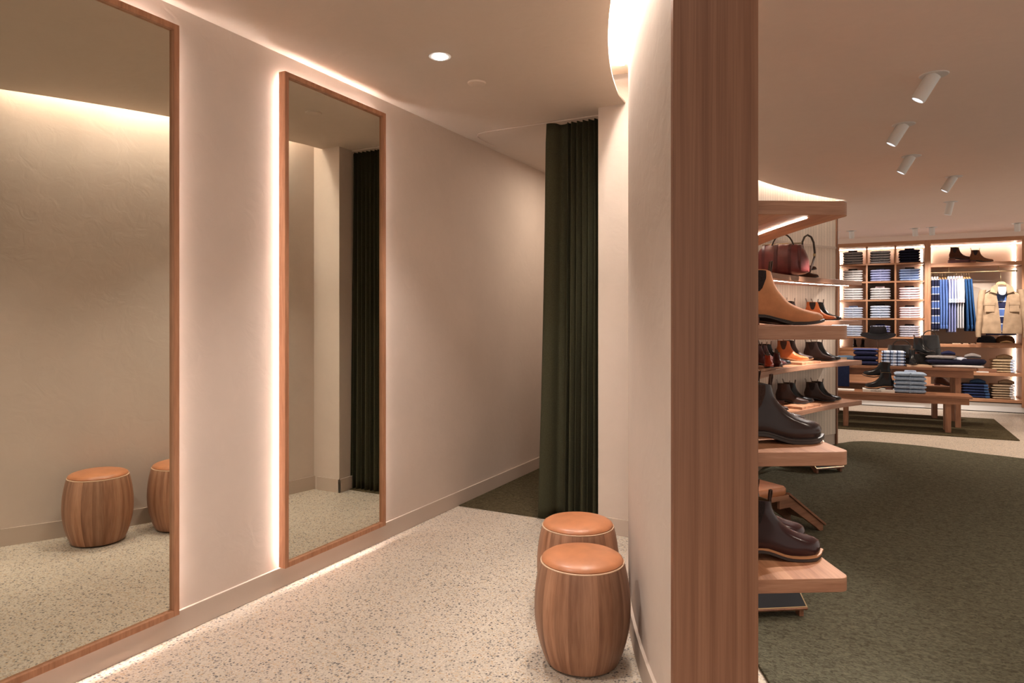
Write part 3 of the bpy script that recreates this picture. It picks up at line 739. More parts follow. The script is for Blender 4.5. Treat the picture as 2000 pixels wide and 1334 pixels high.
# ------------------------------------------------------------------ shoe fitting stools
def fitting_stool(loc, rz, label, top='tanlea', ramp='strap'):
    """seat behind x=0, ramp running down to x=.34"""
    t = thing('fitting_stool', label, 'stool', loc, rz, 'low shoe fitting stools on the green carpet')
    w = .15; s = .275
    MB().box((-.40, -w, s-.03), (0, w, s)).build('seat_frame', M['table'], t, bevel=.002)
    n = 8
    mb = MB(); rings = []
    for zz, g in ((s, .006), (s+.010, .0), (s+.040, .0), (s+.052, .008), (s+.057, .025)):
        pts = []; x0, x1, y0, y1 = -.395+g, -.005-g, -w+.005+g, w-.005-g; rc = .03
        for (cx, cy, st_) in ((x1-rc, y1-rc, 0), (x0+rc, y1-rc, 1), (x0+rc, y0+rc, 2), (x1-rc, y0+rc, 3)):
            for k in range(5): f = PI/2*st_+PI/2*k/4; pts.append((cx+rc*math.cos(f), cy+rc*math.sin(f), zz))
        rings.append(pts)
    mb.loft(rings).build('cushion', M[top], t, smooth='auto')
    for y in (-w+.012, w-.034):
        MB().extrude([(-.02, y, s-.028), (.0, y, s-.002), (.335, y, .040), (.335, y, .0), (.305, y, .0), (.27, y, .028), (.02, y, s-.085), (-.07, y, s-.085), (-.07, y, s-.03)], (0, .022, 0)).build('ramp_side', M['dwood'], t, bevel=.002)
        MB().extrude([(-.39, y, s-.03), (-.34, y, s-.03), (-.40, y, 0), (-.43, y, 0)], (0, .022, 0)).build('leg', M['dwood'], t, bevel=.002)
    sl = (s-.040)/.335; nrm = Vector((sl, 0, 1)).normalized()*.012
    a, b = Vector((0, 0, s+.001)), Vector((.335, 0, .041))
    MB().extrude([(a.x, -w, a.z), (b.x+.01, -w, b.z-.008), (b.x+.01+nrm.x, -w, b.z-.008+nrm.z), (a.x+nrm.x, -w, a.z+nrm.z)], (0, 2*w, 0)).build('ramp_board', M['dwood'], t, bevel=.001)
    e_ = nrm*1.03
    MB().extrude([(a.x+nrm.x, -w, a.z+nrm.z+.0002), (b.x+nrm.x+.005, -w, b.z+nrm.z-.0038), (b.x+e_.x+.005, -w, b.z+e_.z-.003), (a.x+e_.x, -w, a.z+e_.z)], (0, 2*w, 0)).build('brass_edging', M['brass'], t)
    up = nrm*1.18
    MB().extrude([(a.x+nrm.x+.004, -w+.006, a.z+nrm.z-.003), (b.x+nrm.x, -w+.006, b.z+nrm.z-.001), (b.x+up.x, -w+.006, b.z+up.z-.001), (a.x+up.x+.004, -w+.006, a.z+up.z-.003)], (0, 2*w-.012, 0)).build('ramp_mat', M['rubber'], t)
    return t
def foot_at(px, py, ang, side):     # put the ramp toe so that its near corner lands on this floor pixel
    p = at_z(px, py, .014); a = math.radians(ang); rz = dirang(math.cos(a), math.sin(a))
    d = Vector((math.cos(rz), math.sin(rz), 0)); s = Vector((-math.sin(rz), math.cos(rz), 0))*side*.138
    q = p-d*.335-s; q.z = .0142; return q, rz
q, rz = foot_at(1608, 1036, 28, -1); fitting_stool(q, rz, 'tan leather fitting stool with its timber ramp running down to the right')
q, rz = foot_at(1570, 1204, -84, 1); fitting_stool(q, rz, 'fitting stool nearest the camera, its black ramp with brass edge below the lowest shelf')
q, rz = foot_at(1645, 921, -74, 1); fitting_stool(q, rz, 'furthest fitting stool, only its ramp foot showing below the third near shelf')

# ------------------------------------------------------------------ joinery on the far wall
def px_x(px, Y): return at_y(px, HY, Y).x
ZT = 2.60
u1 = thing('shelving_unit', 'lit timber shelving with a grid of folded shirts on the far wall', 'shelving', (-.45, YB, 0))
X1 = px_x(1806, YB)                       # inner face of the post between the two bays
def bx(name, a, b, m, par, off=(-.45, YB), **kw):
    return MB().box((a[0]-off[0], a[1]-off[1], a[2]), (b[0]-off[0], b[1]-off[1], b[2])).build(name, M[m], par, **kw)
YK = 12.80
bx('side_panel', (-.45, YB, 0.09), (-.385, YK, ZT), 'joinz', u1, bevel=.002)
bx('side_panel', (X1, YB, 0.09), (X1+.041, YK, ZT), 'joinz', u1, bevel=.002)
bx('top_rail', (-.385, YB, 2.54), (X1, YK, ZT), 'joinx', u1, bevel=.002)
bx('back_panel', (-.385, YK-.02, .92), (X1, YK, 2.54), 'back', u1)
bx('plinth', (-.45, YB+.03, 0.012), (X1+.041, YB+.06, .09), 'white', u1)
bx('cabinet_front', (-.385, YB+.012, .09), (X1, YB+.03, .885), 'joinx', u1)
bx('ledge', (-.385, YB-.0, .885), (X1, YK-.02, .92), 'joinx', u1, bevel=.002)
rows = [2.268, 1.983, 1.690, 1.394, 1.098]
for z in rows: bx('shelf', (-.385, YB+.06, z-.024), (X1, YK-.02, z), 'joinx', u1, bevel=.0015)
xd = [px_x(1693, YB+.06), px_x(1749, YB+.06)]
for x in xd: bx('divider', (x-.012, YB+.062, 1.098), (x+.012, YK-.02, 2.54), 'joinz', u1)
bx('light_strip', (-.385+.002, YK-.12, 2.528), (X1-.002, YK-.10, 2.538), 'led_join', u1)
for z0_, z1_ in [(.925, 1.07)]+[(rows[i], (rows[i-1] if i else 2.54)-.03) for i in range(5)]:
    bx('light_strip', (-.384, YK-.05, z0_+.01), (-.378, YK-.035, z1_-.01), 'led_join', u1)
    if z0_ > 1: bx('light_strip', (X1-.007, YK-.05, z0_+.01), (X1-.001, YK-.035, z1_-.01), 'led_join', u1)

u2 = thing('shelving_unit', 'lit timber bay with a hanging rail of shirts on the far wall', 'shelving', (X1+.041, YB, 0))
of = (X1+.041, YB)
XR = px_x(1996, YB)
bx('side_panel', (X1+.041, YB, .09), (X1+.082, YK, ZT), 'joinz', u2, of, bevel=.002)
bx('side_panel', (XR, YB, .09), (XR+.075, YK, ZT), 'joinz', u2, of, bevel=.002)
bx('top_rail', (X1+.082, YB, 2.54), (XR, YK, ZT), 'joinx', u2, of, bevel=.002)
bx('back_panel', (X1+.082, YK-.02, .09), (XR, YK, 2.54), 'backw', u2, of)
bx('plinth', (X1+.041, YB+.03, .012), (XR+.075, YB+.06, .135), 'white', u2, of)
zr2 = [2.235, 1.005, .585, .195]
for k, z in enumerate(zr2): bx('shelf', (X1+.082, YB+.005, z-(.045 if k else .055)), (XR, YK-.02, z), 'joinx', u2, of, bevel=.0015)
bx('light_strip', (X1+.085, YK-.10, 2.528), (XR-.003, YK-.08, 2.538), 'led_join', u2, of)
bx('light_strip', (X1+.083, YK-.05, 2.26), (X1+.089, YK-.035, 2.51), 'led_join', u2, of)
for a, b in ((2.25, 2.51), (1.03, 2.16), (.60, .94), (.21, .52)):
    bx('light_strip', (XR-.007, YK-.05, a), (XR-.001, YK-.035, b), 'led_join', u2, of)
pz = at_y(1900, 531.0, YB+.16).z
MB().tube([(X1+.097-of[0], .16, pz), (XR-.03-of[0], .16, pz)], .011, 12).build('hanging_rail', M['brass'], u2, smooth='auto')
for px in (1853, 1950):
    x = px_x(px, YB+.16)-of[0]
    MB().box((x-.006, .154, pz), (x+.006, .166, 2.185)).build('rail_bracket', M['brass'], u2)
u3 = thing('shelving_unit', 'edge of a further timber bay cut by the right border of the picture', 'shelving', (XR+.075, YB, 0))
bx('top_rail', (XR+.075, YB, 2.54), (3.1, YK, ZT), 'joinx', u3, (XR+.075, YB)); bx('back_panel', (XR+.075, YK-.02, .09), (3.1, YK, 2.54), 'backw', u3, (XR+.075, YB)); bx('plinth', (XR+.075, YB+.03, .012), (3.1, YB+.06, .135), 'white', u3, (XR+.075, YB))
for z in zr2: bx('shelf', (XR+.075, YB+.005, z-.045), (3.1, YK-.02, z), 'joinx', u3, (XR+.075, YB))
struct(MB().box((-3.2, YB+.062, 0), (3.3, YB+.09, .014)).build('trim_4', M['black']))

# ------------------------------------------------------------------ folded clothing
def rslab(mb, w, d, h, r=.35, mi=0, c=(0, 0, 0), bulge=.0, seed=0):
    """soft folded slab: rounded fold to the front, pillowy edges"""
    rnd = random.Random(seed); n = 14; rings = []
    for k in range(n+1):
        q = -1+2*k/n; x = w/2*q; e = (1-abs(q)**8)**.35 if abs(q) < 1 else .25; e = max(e, .3)
        ring = []; m = 20
        for i in range(m):
            f = 2*PI*i/m; cs, sn = math.cos(f), math.sin(f)
            yy = math.copysign(abs(cs)**.35, cs)*d/2; zz = h/2+math.copysign(abs(sn)**.7, sn)*h/2*e
            if sn > 0: zz += bulge*math.sin(3*q+seed)*.3*(1-abs(q))
            ring.append((c[0]+x+.002*math.sin(seed+f*3), c[1]+yy*(1-.02*(1-e)), c[2]+zz))
        rings.append(ring)
    return mb.loft(rings, mi=mi)
FC = {}
def folded(kind, label, m, loc, w=.255, d=.30, h=.043, group='', collar=None, rz=0., cat='shirt', name='folded_shirt', seed=0, cuff=None):
    key = (name, m, round(w, 3), round(d, 3), round(h, 3), collar, seed % 3, cuff)
    if key not in FC:
        t = thing(name, label, cat, loc, rz, group)
        mb = MB(); rslab(mb, w, d, h*.93, bulge=h*.12, seed=seed % 3); mb.build('body', M[m], t, smooth='auto')
        if name == 'folded_shirt':
            MB().box((-.009, -d/2-.0015, h*.12), (.009, -d/2+.004, h*.88)).build('placket', M[m], t, bevel=.001)
        if collar:
            cb = MB(); pts = []
            rings = []
            for k in range(13):
                a = PI*.06+PI*.88*k/12; x, y = .062*math.cos(a), -d*.30+.055*math.sin(a)
                rings.append([(x, y, h*.9), (x*.93, y*.98, h*.9+.026), (x*1.02, y+.004, h*.9+.027), (x*1.12, y+.010, h*.9)])
            cb.loft(rings).build('collar', M[collar], t, smooth='auto')
        if cuff: MB().box((w/2-.05, -d/2-.002, h*.15), (w/2+.006, d/2*.8, h*.85)).build('leg_hem', M[cuff], t, bevel=.004)
        FC[key] = t
    else:
        t = copy_tree(FC[key]); t.location = loc; t.rotation_euler.z = rz; t['label'] = label; t['group'] = group; t['category'] = cat
    return t
M['f_grey'] = fabric('grey_cotton', (.30, .28, .28)); M['f_white'] = fabric('white_cotton', (.66, .65, .66), var=.05); M['f_offwhite'] = fabric('off_white_cotton', (.70, .67, .66), var=.05)
M['f_lav'] = fabric('lavender_cotton', (.36, .39, .62), var=.06); M['f_lblue'] = fabric('light_blue_cotton', (.36, .48, .76), var=.06); M['f_navy'] = fabric('navy_cotton', (.022, .025, .07)); M['f_dnavy'] = fabric('dark_navy_cotton', (.014, .014, .032))
M['f_pink'] = fabric('pale_pink_cotton', (.74, .60, .63), var=.05); M['f_wblue'] = fabric('white_blue_cotton', (.62, .70, .85), var=.06); M['f_chamb'] = fabric('chambray', (.30, .38, .50)); M['f_khaki'] = fabric('khaki_cotton', (.42, .30, .18)); M['f_sand'] = fabric('sand_cotton', (.36, .26, .17))
M['f_denim'] = fabric('dark_denim', (.016, .024, .065)); M['f_denimb'] = fabric('blue_denim', (.04, .08, .17)); M['f_rblue'] = fabric('royal_blue_cotton', (.075, .10, .27)); M['f_mid'] = fabric('mid_blue_cotton', (.11, .19, .46)); M['f_teal'] = fabric('deep_blue_cotton', (.020, .062, .16)); M['f_dark'] = fabric('charcoal_cotton', (.03, .028, .03))
M['f_ging'] = check_fabric('black_gingham', (.62, .60, .62), (.03, .03, .05), (.03, .03, .05), .020); M['f_ging2'] = check_fabric('blue_gingham', (.75, .73, .76), (.12, .12, .22), (.2, .18, .3), .018)
M['f_plaid'] = check_fabric('blue_plaid', (.42, .55, .78), (.75, .78, .86), (.03, .04, .11), .082)
M['f_stripe'] = check_fabric('blue_white_stripe', (.75, .78, .88), (.10, .13, .42), (.10, .13, .42), .045)
ordn = ['top', 'second', 'third', 'fourth', 'bottom', 'lowest']
cells = [  # row, column, fabric, collar, words
 (0, 0, 'f_grey', 'f_dark', 'grey'), (0, 1, 'f_ging', None, 'black gingham'), (0, 2, 'f_dnavy', 'f_dark', 'dark navy'),
 (1, 0, 'f_offwhite', 'f_dark', 'off-white'), (1, 1, 'f_lav', 'f_dark', 'pale lavender'), (1, 2, 'f_lblue', 'f_dark', 'light blue'),
 (2, 0, 'f_white', None, 'white'), (2, 1, 'f_white', 'f_pink', 'white'), (2, 2, 'f_pink', 'f_dark', 'pale pink'),
 (3, 0, 'f_wblue', 'f_lblue', 'white and blue'), (3, 1, 'f_wblue', 'f_dark', 'pale blue'), (3, 2, 'f_pink', 'f_dark', 'pale pink'),
 (4, 0, 'f_wblue', None, 'white and blue'), (4, 1, 'f_stripe', 'f_navy', 'navy striped'), (4, 2, 'f_ging2', 'f_dark', 'blue gingham')]
rowz = [2.268, 1.983, 1.690, 1.394, 1.098]; rown = ['top', 'second', 'third', 'fourth', 'fifth']; coln = ['left', 'middle', 'right']
cpx = (1666, 1719.5, 1777)
for r, c_, m, col, words in cells:
    n = 5; h = (.0415, .0385, .0385, .036, .036)[r]
    if r == 3 and c_ == 1: h = .041
    x = px_x(cpx[c_], YB+.09)
    for k in range(n):
        z = rowz[r]+.001+k*h; top = k == n-1
        pos = 'at the top' if top else ('at the bottom' if k == 0 else ordn[n-1-k]+' from the top')
        folded('s', f'{words} folded shirt {pos}, {coln[c_]} cell of the {rown[r]} row', m, (x+random.uniform(-.004, .004), YB+.09+.145+random.uniform(-.004, .004), z), w=.285, d=.29, h=h, collar=col if top else None, seed=k, group=f'folded shirts on the lit shelving, {rown[r]} row')
# small dark boots behind the navy pile, on the ledge
boot('black boot on the ledge behind the navy folded pile', 'boot_black', (px_x(1668, 12.42), 12.68, .9208), -PI/2+.1, height=.16, scale=.66, group='black boots on the ledge')
boot('black boot on the ledge, right of the other behind the navy pile', 'boot_black', (px_x(1686, 12.42), 12.68, .9208), -PI/2-.1, height=.16, scale=.66, group='black boots on the ledge')
# brown suede boots on the shelf above the rail
bp = at_y(1865, 513, YB+.14); zz = 2.2358
x = px_x(1862, YB+.16); tag(MB().box((-.14, -.06, 0), (.14, .06, .052)).box((-.135, -.062, .017), (.13, .058, .019), 0).build('book_stack', M['bag_trim'], bevel=.002, loc=(x+.07, YB+.15, zz)), 'dark red books lying under the left brown suede boot', 'books')
boot('dark brown suede boot standing on books above the rail', 'suede_dark', (x-.055, YB+.15, zz+.053), -.05, scale=1.0, height=.165, group='suede boots above the rail')
boot('brown suede boot on the shelf above the rail, right of the books', 'suede_brown', (px_x(1893, YB+.12), YB+.055, zz), -.05, scale=.98, height=.16, group='suede boots above the rail')

# ------------------------------------------------------------------ hanging clothes
rx0 = .862
M['rugby'] = band_fabric('rugby_bands', [(0., (.022, .024, .06)), (.44, (.75, .75, .8)), (.5, (.10, .17, .42)), (.94, (.75, .75, .8))], .22)
M['hanger'] = mat('pale_hanger_wood', (.60, .36, .16), .5)
def hanger_side(x, label):
    t = thing('clothes_hanger', label, 'hanger', (x, YB+.16, pz), 0, 'wooden hangers on the rail')
    MB().tube([(0, -.013, 0), (0, -.011, .010), (0, 0, .0145), (0, .011, .010), (0, .014, -.002), (0, .006, -.022), (0, 0, -.04), (0, 0, -.075)], .0022, 6).build('hook', M['brass'], t, smooth=True)
    MB().extrude([(-.010, -.02, -.075), (-.010, .02, -.075), (-.010, .21, -.135), (-.010, .20, -.15), (-.010, 0, -.10), (-.010, -.20, -.15), (-.010, -.21, -.135)], (.020, 0, 0)).build('arm', M['hanger'], t, bevel=.002)
    return t
HP = None
def garment_side(x, m, label, length=.66, thick=.045, sleeve='long', collar=None, lean=0., seed=0, group=''):
    """garment on a rail seen edge on: body hangs in the depth direction, one sleeve to the front"""
    rnd = random.Random(seed); zt = pz-.085
    t = thing('hanging_shirt', label, 'shirt', (x, YB+.16, pz), 0, group); rings = []
    for k in range(13):
        q = k/12; z = -.095-length*q; dep = .05+.19*min(1, q*7)**.7+.01*q; w = thick*(.55+.45*min(1, q*4))
        ring = []
        for i in range(20):
            f = 2*PI*i/20; cs, sn = math.cos(f), math.sin(f)
            ring.append((lean*q+w/2*cs*(1+.06*math.sin(3*f+seed+q*2)), dep*math.copysign(abs(sn)**.7, sn), z-.008*math.cos(2*f)))
        rings.append(ring)
    MB().loft(rings).build('body', M[m], t, smooth='auto')
    if sleeve == 'long': L, w0, w1 = .70, .031, .025
    else: L, w0, w1 = .34, .030, .030
    rings = []
    for k in range(13):
        q = k/12; z = -.115-L*q; wx = (w0*(1-q)+w1*q)*.5; y = -.20-.055*math.sin(q*PI*.5)+.02*q
        cx = lean*q+.0015*math.sin(q*6+seed)
        if sleeve == 'long' and q > .93: wx *= .8
        rings.append([(cx+wx*math.cos(2*PI*i/14), y+.034*(1-.3*q)*math.sin(2*PI*i/14), z) for i in range(14)])
    MB().loft(rings).build('sleeve', M[m], t, smooth='auto')
    if sleeve == 'rolled':
        c = MB()
        for k, (dz, r) in enumerate(((0, .017), (.03, .016))):
            c.loft([[(lean+r*cr*math.cos(2*PI*i/14), -.235+.045*cr*math.sin(2*PI*i/14), -.115-L+dz+zz_) for i in range(14)] for zz_, cr in ((-.022, .7), (-.014, 1), (.008, 1), (.014, .8))])
        c.build('rolled_cuff', M[collar or m], t, smooth='auto')
    if sleeve == 'long' : MB().loft([[(lean+.014*cr*math.cos(2*PI*i/14), -.235+.030*cr*math.sin(2*PI*i/14), -.115-L+zz_) for i in range(14)] for zz_, cr in ((-.05, .9), (-.045, 1), (0, 1), (.004, .8))]).build('cuff', M[m], t, smooth='auto')
    if collar:
        MB().loft([[(.015*cr*math.cos(2*PI*i/14), -.03+.06*cr*math.sin(2*PI*i/14), zz_) for i in range(14)] for zz_, cr in ((-.12, 1.1), (-.10, 1.15), (-.07, .95), (-.062, .8))]).build('collar', M[collar], t, smooth='auto')
    return t
rail = []
for i, px in enumerate((1822.5, 1827.8, 1833)): rail.append((px, 'rugby', 'f_white', 'long', .66, f'navy and blue striped rugby shirt with white collar, {("first", "second", "third")[i]} from the left on the rail', 'striped rugby shirts on the rail'))
for i, px in enumerate((1838, 1843.5, 1849)): rail.append((px, 'f_mid', None, 'long', .62, f'mid blue shirt hanging on the rail, {("nearest the rugby shirts", "middle of three", "nearest the pale shirts")[i]}', 'mid blue shirts on the rail'))
for i, px in enumerate((1855, 1860.5, 1866)): rail.append((px, 'f_lav', 'f_wblue', 'rolled', .68, f'pale blue shirt with rolled sleeves on the rail, {("left", "middle", "right")[i]} of three', 'pale blue shirts on the rail'))
for i, px in enumerate((1871.5, 1876.5, 1881.5)): rail.append((px, 'f_white', 'f_pink', 'rolled', .62, f'white shirt with rolled sleeves on the rail, {("left", "middle", "right")[i]} of three', 'white shirts on the rail'))
for i, px in enumerate((1886.5, 1891.5, 1896.5)): rail.append((px, 'f_teal', None, 'long', .66, f'deep blue shirt on the rail, {("left", "middle", "right")[i]} of three, beside the tan jacket', 'deep blue shirts on the rail'))
h0 = None
for i, (px, m, col, sl, ln, lab, grp) in enumerate(rail):
    x = px_x(px, YB-.06); hl = f'wooden hanger, {("1st 2nd 3rd 4th 5th 6th 7th 8th 9th 10th 11th 12th 13th 14th 15th".split()[i])} from the left on the brass rail'
    if h0 is None: h0 = hanger_side(x, hl)
    else: hh = copy_tree(h0); hh.location.x = x; hh['label'] = hl
    garment_side(x, m, lab, ln+.14, .029, sl, col, lean=(.03, .045, .055)[i % 3] if i > 11 else 0., seed=i, group=grp)

# tan jacket over a rugby shirt, facing the shop
jx = px_x(1953, YB+.02); jy = YB-.09
def torso(mb, w_sh, w_hem, z_sh, z_hem, d, m=0, n=26, neck=.07, crumple=.006, x0=0):
    rings = []
    for k in range(17):
        q = k/16; z = z_sh+(z_hem-z_sh)*q
        w = (w_sh if q > .12 else neck+(w_sh-neck)*(q/.12)**.8)+(w_hem-w_sh)*q; dd = d*(.55+.45*min(1, q*4))
        rings.append([(x0+w*math.cos(2*PI*i/n), dd*math.copysign(abs(math.sin(2*PI*i/n))**.6, math.sin(2*PI*i/n))+crumple*math.sin(5*2*PI*i/n+k*.9), z+(.02*(1-abs(math.cos(2*PI*i/n))) if k == 0 else 0)) for i in range(n)])
    return mb.loft(rings)
zc = at_y(1953, 560, jy).z; zh = at_y(1953, 650, jy).z
t = thing('hanging_rugby_shirt', 'striped rugby shirt with white collar hanging inside the tan jacket', 'shirt', (jx, jy+.020, 0)); 
torso(MB(), .165, .185, zc-.02, zh-.035, .026, crumple=.002).build('body', M['rugby'], t, smooth='auto')
MB().loft([[(r*1.0*math.cos(2*PI*i/16), -.055+.05*math.sin(2*PI*i/16)-.02, z-.05*abs(math.sin(2*PI*i/16))*(math.sin(2*PI*i/16) < 0)) for i in range(16)] for z, r in ((zc-.075, .050), (zc-.04, .058), (zc-.004, .052), (zc-.006, .042))]).build('collar', M['f_white'], t, smooth='auto')
M['jacket'] = fabric('tan_jacket_cotton', (.34, .232, .145), var=.14, scale=14)
t = thing('tan_jacket', 'open tan field jacket hanging facing the shop at the right end of the rail', 'jacket', (jx, jy, 0))
def half_front(sg):     # left and right front panels with an opening down the middle
    mb = MB(); nx, nz = 9, 15; fr, bk = [], []
    for k in range(nz):
        q = k/(nz-1); z = zc-.01+(zh-zc)*q; xo = (.245 if q > .1 else .10+.145*(q/.1)**.7); xi = .075*(1-q)**1.3+.004
        for i in range(nx):
            f = i/(nx-1); x = xi+(xo-xi)*f; y = -.055+.04*f**3+.004*math.sin(9*f+k*1.1+sg)+.003*math.sin(k*2.3)
            zz = z-(.05*f**1.5 if q < .08 else .05*f**1.5*max(0, 1-q*4))
            fr.append((sg*x, y, zz)); bk.append((sg*x, y+.012, zz))
    fs = []
    for k in range(nz-1):
        for i in range(nx-1):
            a = k*nx+i; q4 = (a, a+1, a+nx+1, a+nx); fs.append(q4 if sg < 0 else q4[::-1])
            q5 = tuple(v+nx*nz for v in q4); fs.append(q5[::-1] if sg < 0 else q5)
    m_ = nx*nz
    edge = [i for i in range(nx)]+[k*nx+nx-1 for k in range(1, nz)]+[(nz-1)*nx+i for i in range(nx-2, -1, -1)]+[k*nx for k in range(nz-2, 0, -1)]
    for a, b in zip(edge, edge[1:]+edge[:1]): fs.append((a, b, b+m_, a+m_) if sg > 0 else (b, a, a+m_, b+m_))
    return mb.add(fr+bk, fs)
for sg in (-1, 1):
    o_ = half_front(sg).build('front_panel', M['jacket'], t, smooth='auto')
    rings = []
    for k in range(15):
        q = k/14; z = zc-.045-(zc-zh+.02)*q; x = .225+.055*math.sin(min(1, q*1.3)*PI/2)+.006*math.sin(q*9); r = .052-.014*q
        rings.append([(sg*x+r*math.cos(2*PI*i/14)*.85, -.01-.02*q+r*math.sin(2*PI*i/14)+.003*math.sin(k*2+i), z) for i in range(14)])
    MB().loft(rings).build('sleeve', M['jacket'], t, smooth='auto')
    zp = zc-.26
    MB().box((.09*sg-.0 if sg > 0 else -.205, -.066, zp-.11), (.205 if sg > 0 else -.09, -.054, zp)).build('pocket', M['jacket'], t, bevel=.003)
    MB().box((.085 if sg > 0 else -.21, -.071, zp-.012), (.21 if sg > 0 else -.085, -.060, zp+.032)).build('pocket_flap', M['jacket'], t, bevel=.003)
    MB().extrude([(sg*.045, -.075, zc+.045), (sg*.125, -.06, zc+.0), (sg*.15, -.085, zc-.075), (sg*.06, -.085, zc-.105)], (0, .012, 0)).build('collar', M['jacket'], t, bevel=.003)
rings = []
torso_b = MB()
for k in range(9):
    q = k/8; z = zc-.01+(zh-zc)*q; xo = .245 if q > .1 else .12
    rings.append([(-xo, .02, z-.03*(1-q)), (-xo*.5, .065, z), (0, .075, z+.0), (xo*.5, .065, z), (xo, .02, z-.03*(1-q)), (xo, .010, z-.03*(1-q)), (xo*.5, .055, z), (0, .065, z), (-xo*.5, .055, z), (-xo, .010, z-.03*(1-q))])
torso_b.loft(rings).build('back_panel', M['jacket'], t, smooth='auto')
t = thing('clothes_hanger', 'broad pale wooden hanger holding the tan jacket', 'hanger', (jx, jy+.02, 0), 0, 'wooden hangers on the rail')
MB().tube([(0, .14+.013*math.sin(PI*k/6-PI/2+PI), pz+.016*math.sin(PI*k/6)) for k in range(7)][::-1]+[(0, .127, pz-.01), (0, .05, pz-.04), (0, .0, zc+.075)], .0025, 6).build('hook', M['brass'], t, smooth=True)
MB().extrude([(-.065, -.012, zc+.02), (-.06, -.012, zc+.055), (-.03, -.012, zc+.075), (.03, -.012, zc+.075), (.06, -.012, zc+.055), (.065, -.012, zc+.02), (0, -.012, zc+.035)], (0, .03, 0)).build('arm', M['hanger'], t, bevel=.006)

# caps and boards on the shelf below the rail
zs2 = zr2[1]+.0008
M['cap_brown'] = fabric('brown_tweed', (.10, .045, .02), scale=90); M['cap_dark'] = fabric('dark_tweed', (.018, .016, .02), scale=90)
tag(MB().box((-.30, -.11, 0), (.24, .11, .022)).build('display_riser', M['joinx'], bevel=.0015, loc=(px_x(1952, YB+.13), YB+.13, zs2)), 'flat timber board under the two caps below the jacket', 'display block', 'timber display risers')
def cap(px, m, peak, label):
    t = thing('flat_cap', label, 'cap', (px_x(px, YB+.10), YB+.13, zs2+.0225))
    MB().lathe([(0, 0), (.118, 0), (.122, .02), (.115, .055), (.09, .09), (.05, .108), (0, .114)], 32, sy=.85).build('crown', M[m], t, smooth='auto')
    MB().loft([[(.075*s_*math.cos(PI+PI*k/12), -.085+.035*s_*math.sin(PI+PI*k/12)-.0, z_+.022*math.sin(PI*k/12)) for k in range(13)] for s_, z_ in ((1.05, .002), (1.05, .010), (.5, .018), (.5, .006))], closed=True).build('peak', M[peak], t, smooth='auto')
cap(1927, 'cap_dark', 'cap_dark', 'dark tweed cap on the shelf below the jacket')
cap(1964, 'cap_brown', 'hanger', 'brown cap with a pale tan peak below the jacket')
for px, w in ((1868, .055), (1886, .035), (1900, .03)):
    tag(MB().box((-w, -.012, 0), (w, .012, .010)).build('price_block', M['rim'], loc=(px_x(px, YB+.03), YB+.03, zs2)), {1868: 'widest pale wooden block at the front edge of the shelf below the shirts', 1886: 'middle small pale wooden block at the front edge below the shirts', 1900: 'rightmost small pale wooden block at the front edge, left of the caps'}[px], 'display block')

# folded trousers in the right bay
def pile(px, z, n, h, m, words, where, w=.24, d=.30, Y=YB+.05, cuff=None, name='folded_trousers', cat='trousers', twist=.04):
    x = px_x(px, Y)
    for k in range(n):
        pos = 'top of the pile' if k == n-1 else ('bottom of the pile' if k == 0 else f'{ordn[n-1-k]} from the top')
        folded('t', f'{words}, {pos}, {where}', m, (x+random.uniform(-.008, .008), Y+d/2, z+.001+k*h), w=w, d=d, h=h, rz=random.uniform(-twist, twist), seed=k, cuff=cuff, name=name, cat=cat, group=f'{words} {where}')
    return x, z+.001+n*h
def tossed(x, y, z, m, label, cat='trousers', name='folded_trousers', s=1.):      # loosely turned-back leg on a pile
    rings = []
    for k in range(12):
        q = k/11; cx = (-.09+.19*q)*s; r = (.030-.008*abs(q-.5))*s
        rings.append([(x+cx, y+r*1.8*math.cos(2*PI*i/12), z+.003+r*.8*(1+math.sin(2*PI*i/12))*(1+.5*math.sin(q*PI))+.03*s*math.sin(q*PI)**2*0) for i in range(12)])
    return tag(MB().loft(rings).build(name, M[m], smooth='auto'), label, cat)
x, z = pile(1960, zr2[2], 5, .040, 'f_khaki', 'khaki folded trousers', 'on the shelf below the caps', w=.27, cuff='f_wblue')
tossed(x+.02, YB+.16, z, 'f_khaki', 'khaki trousers loosely turned over on the middle shelf pile')
x, z = pile(1959, zr2[3], 6, .036, 'f_sand', 'sand folded trousers', 'on the bottom shelf', w=.27, cuff='f_offwhite')
tossed(x+.05, YB+.16, z, 'f_sand', 'sand trousers loosely turned over on the bottom shelf pile')
x, z = pile(1906, zr2[3], 5, .042, 'f_denim', 'dark denim jeans', 'on the bottom shelf', w=.32, cuff='f_denimb', name='folded_jeans', cat='jeans')
tossed(x+.03, YB+.16, z, 'f_denimb', 'blue jeans loosely turned over on the dark denim pile', 'jeans', 'folded_jeans')
tag(MB().box((-.13, -.12, 0), (.10, .12, .055)).build('wooden_box', M['dwood'], bevel=.002, loc=(px_x(1929, YB+.14), YB+.15, zr2[2]+.0008)), 'dark brown wooden box on the shelf left of the khaki trousers', 'box')
tag(MB().box((-.075, -.02, 0), (.075, .02, .014)).build('price_card', M['paper'], loc=(px_x(1919, YB+.02), YB+.026, zr2[2]+.0008)), 'white card on the front edge of the shelf beside the dark box', 'card')

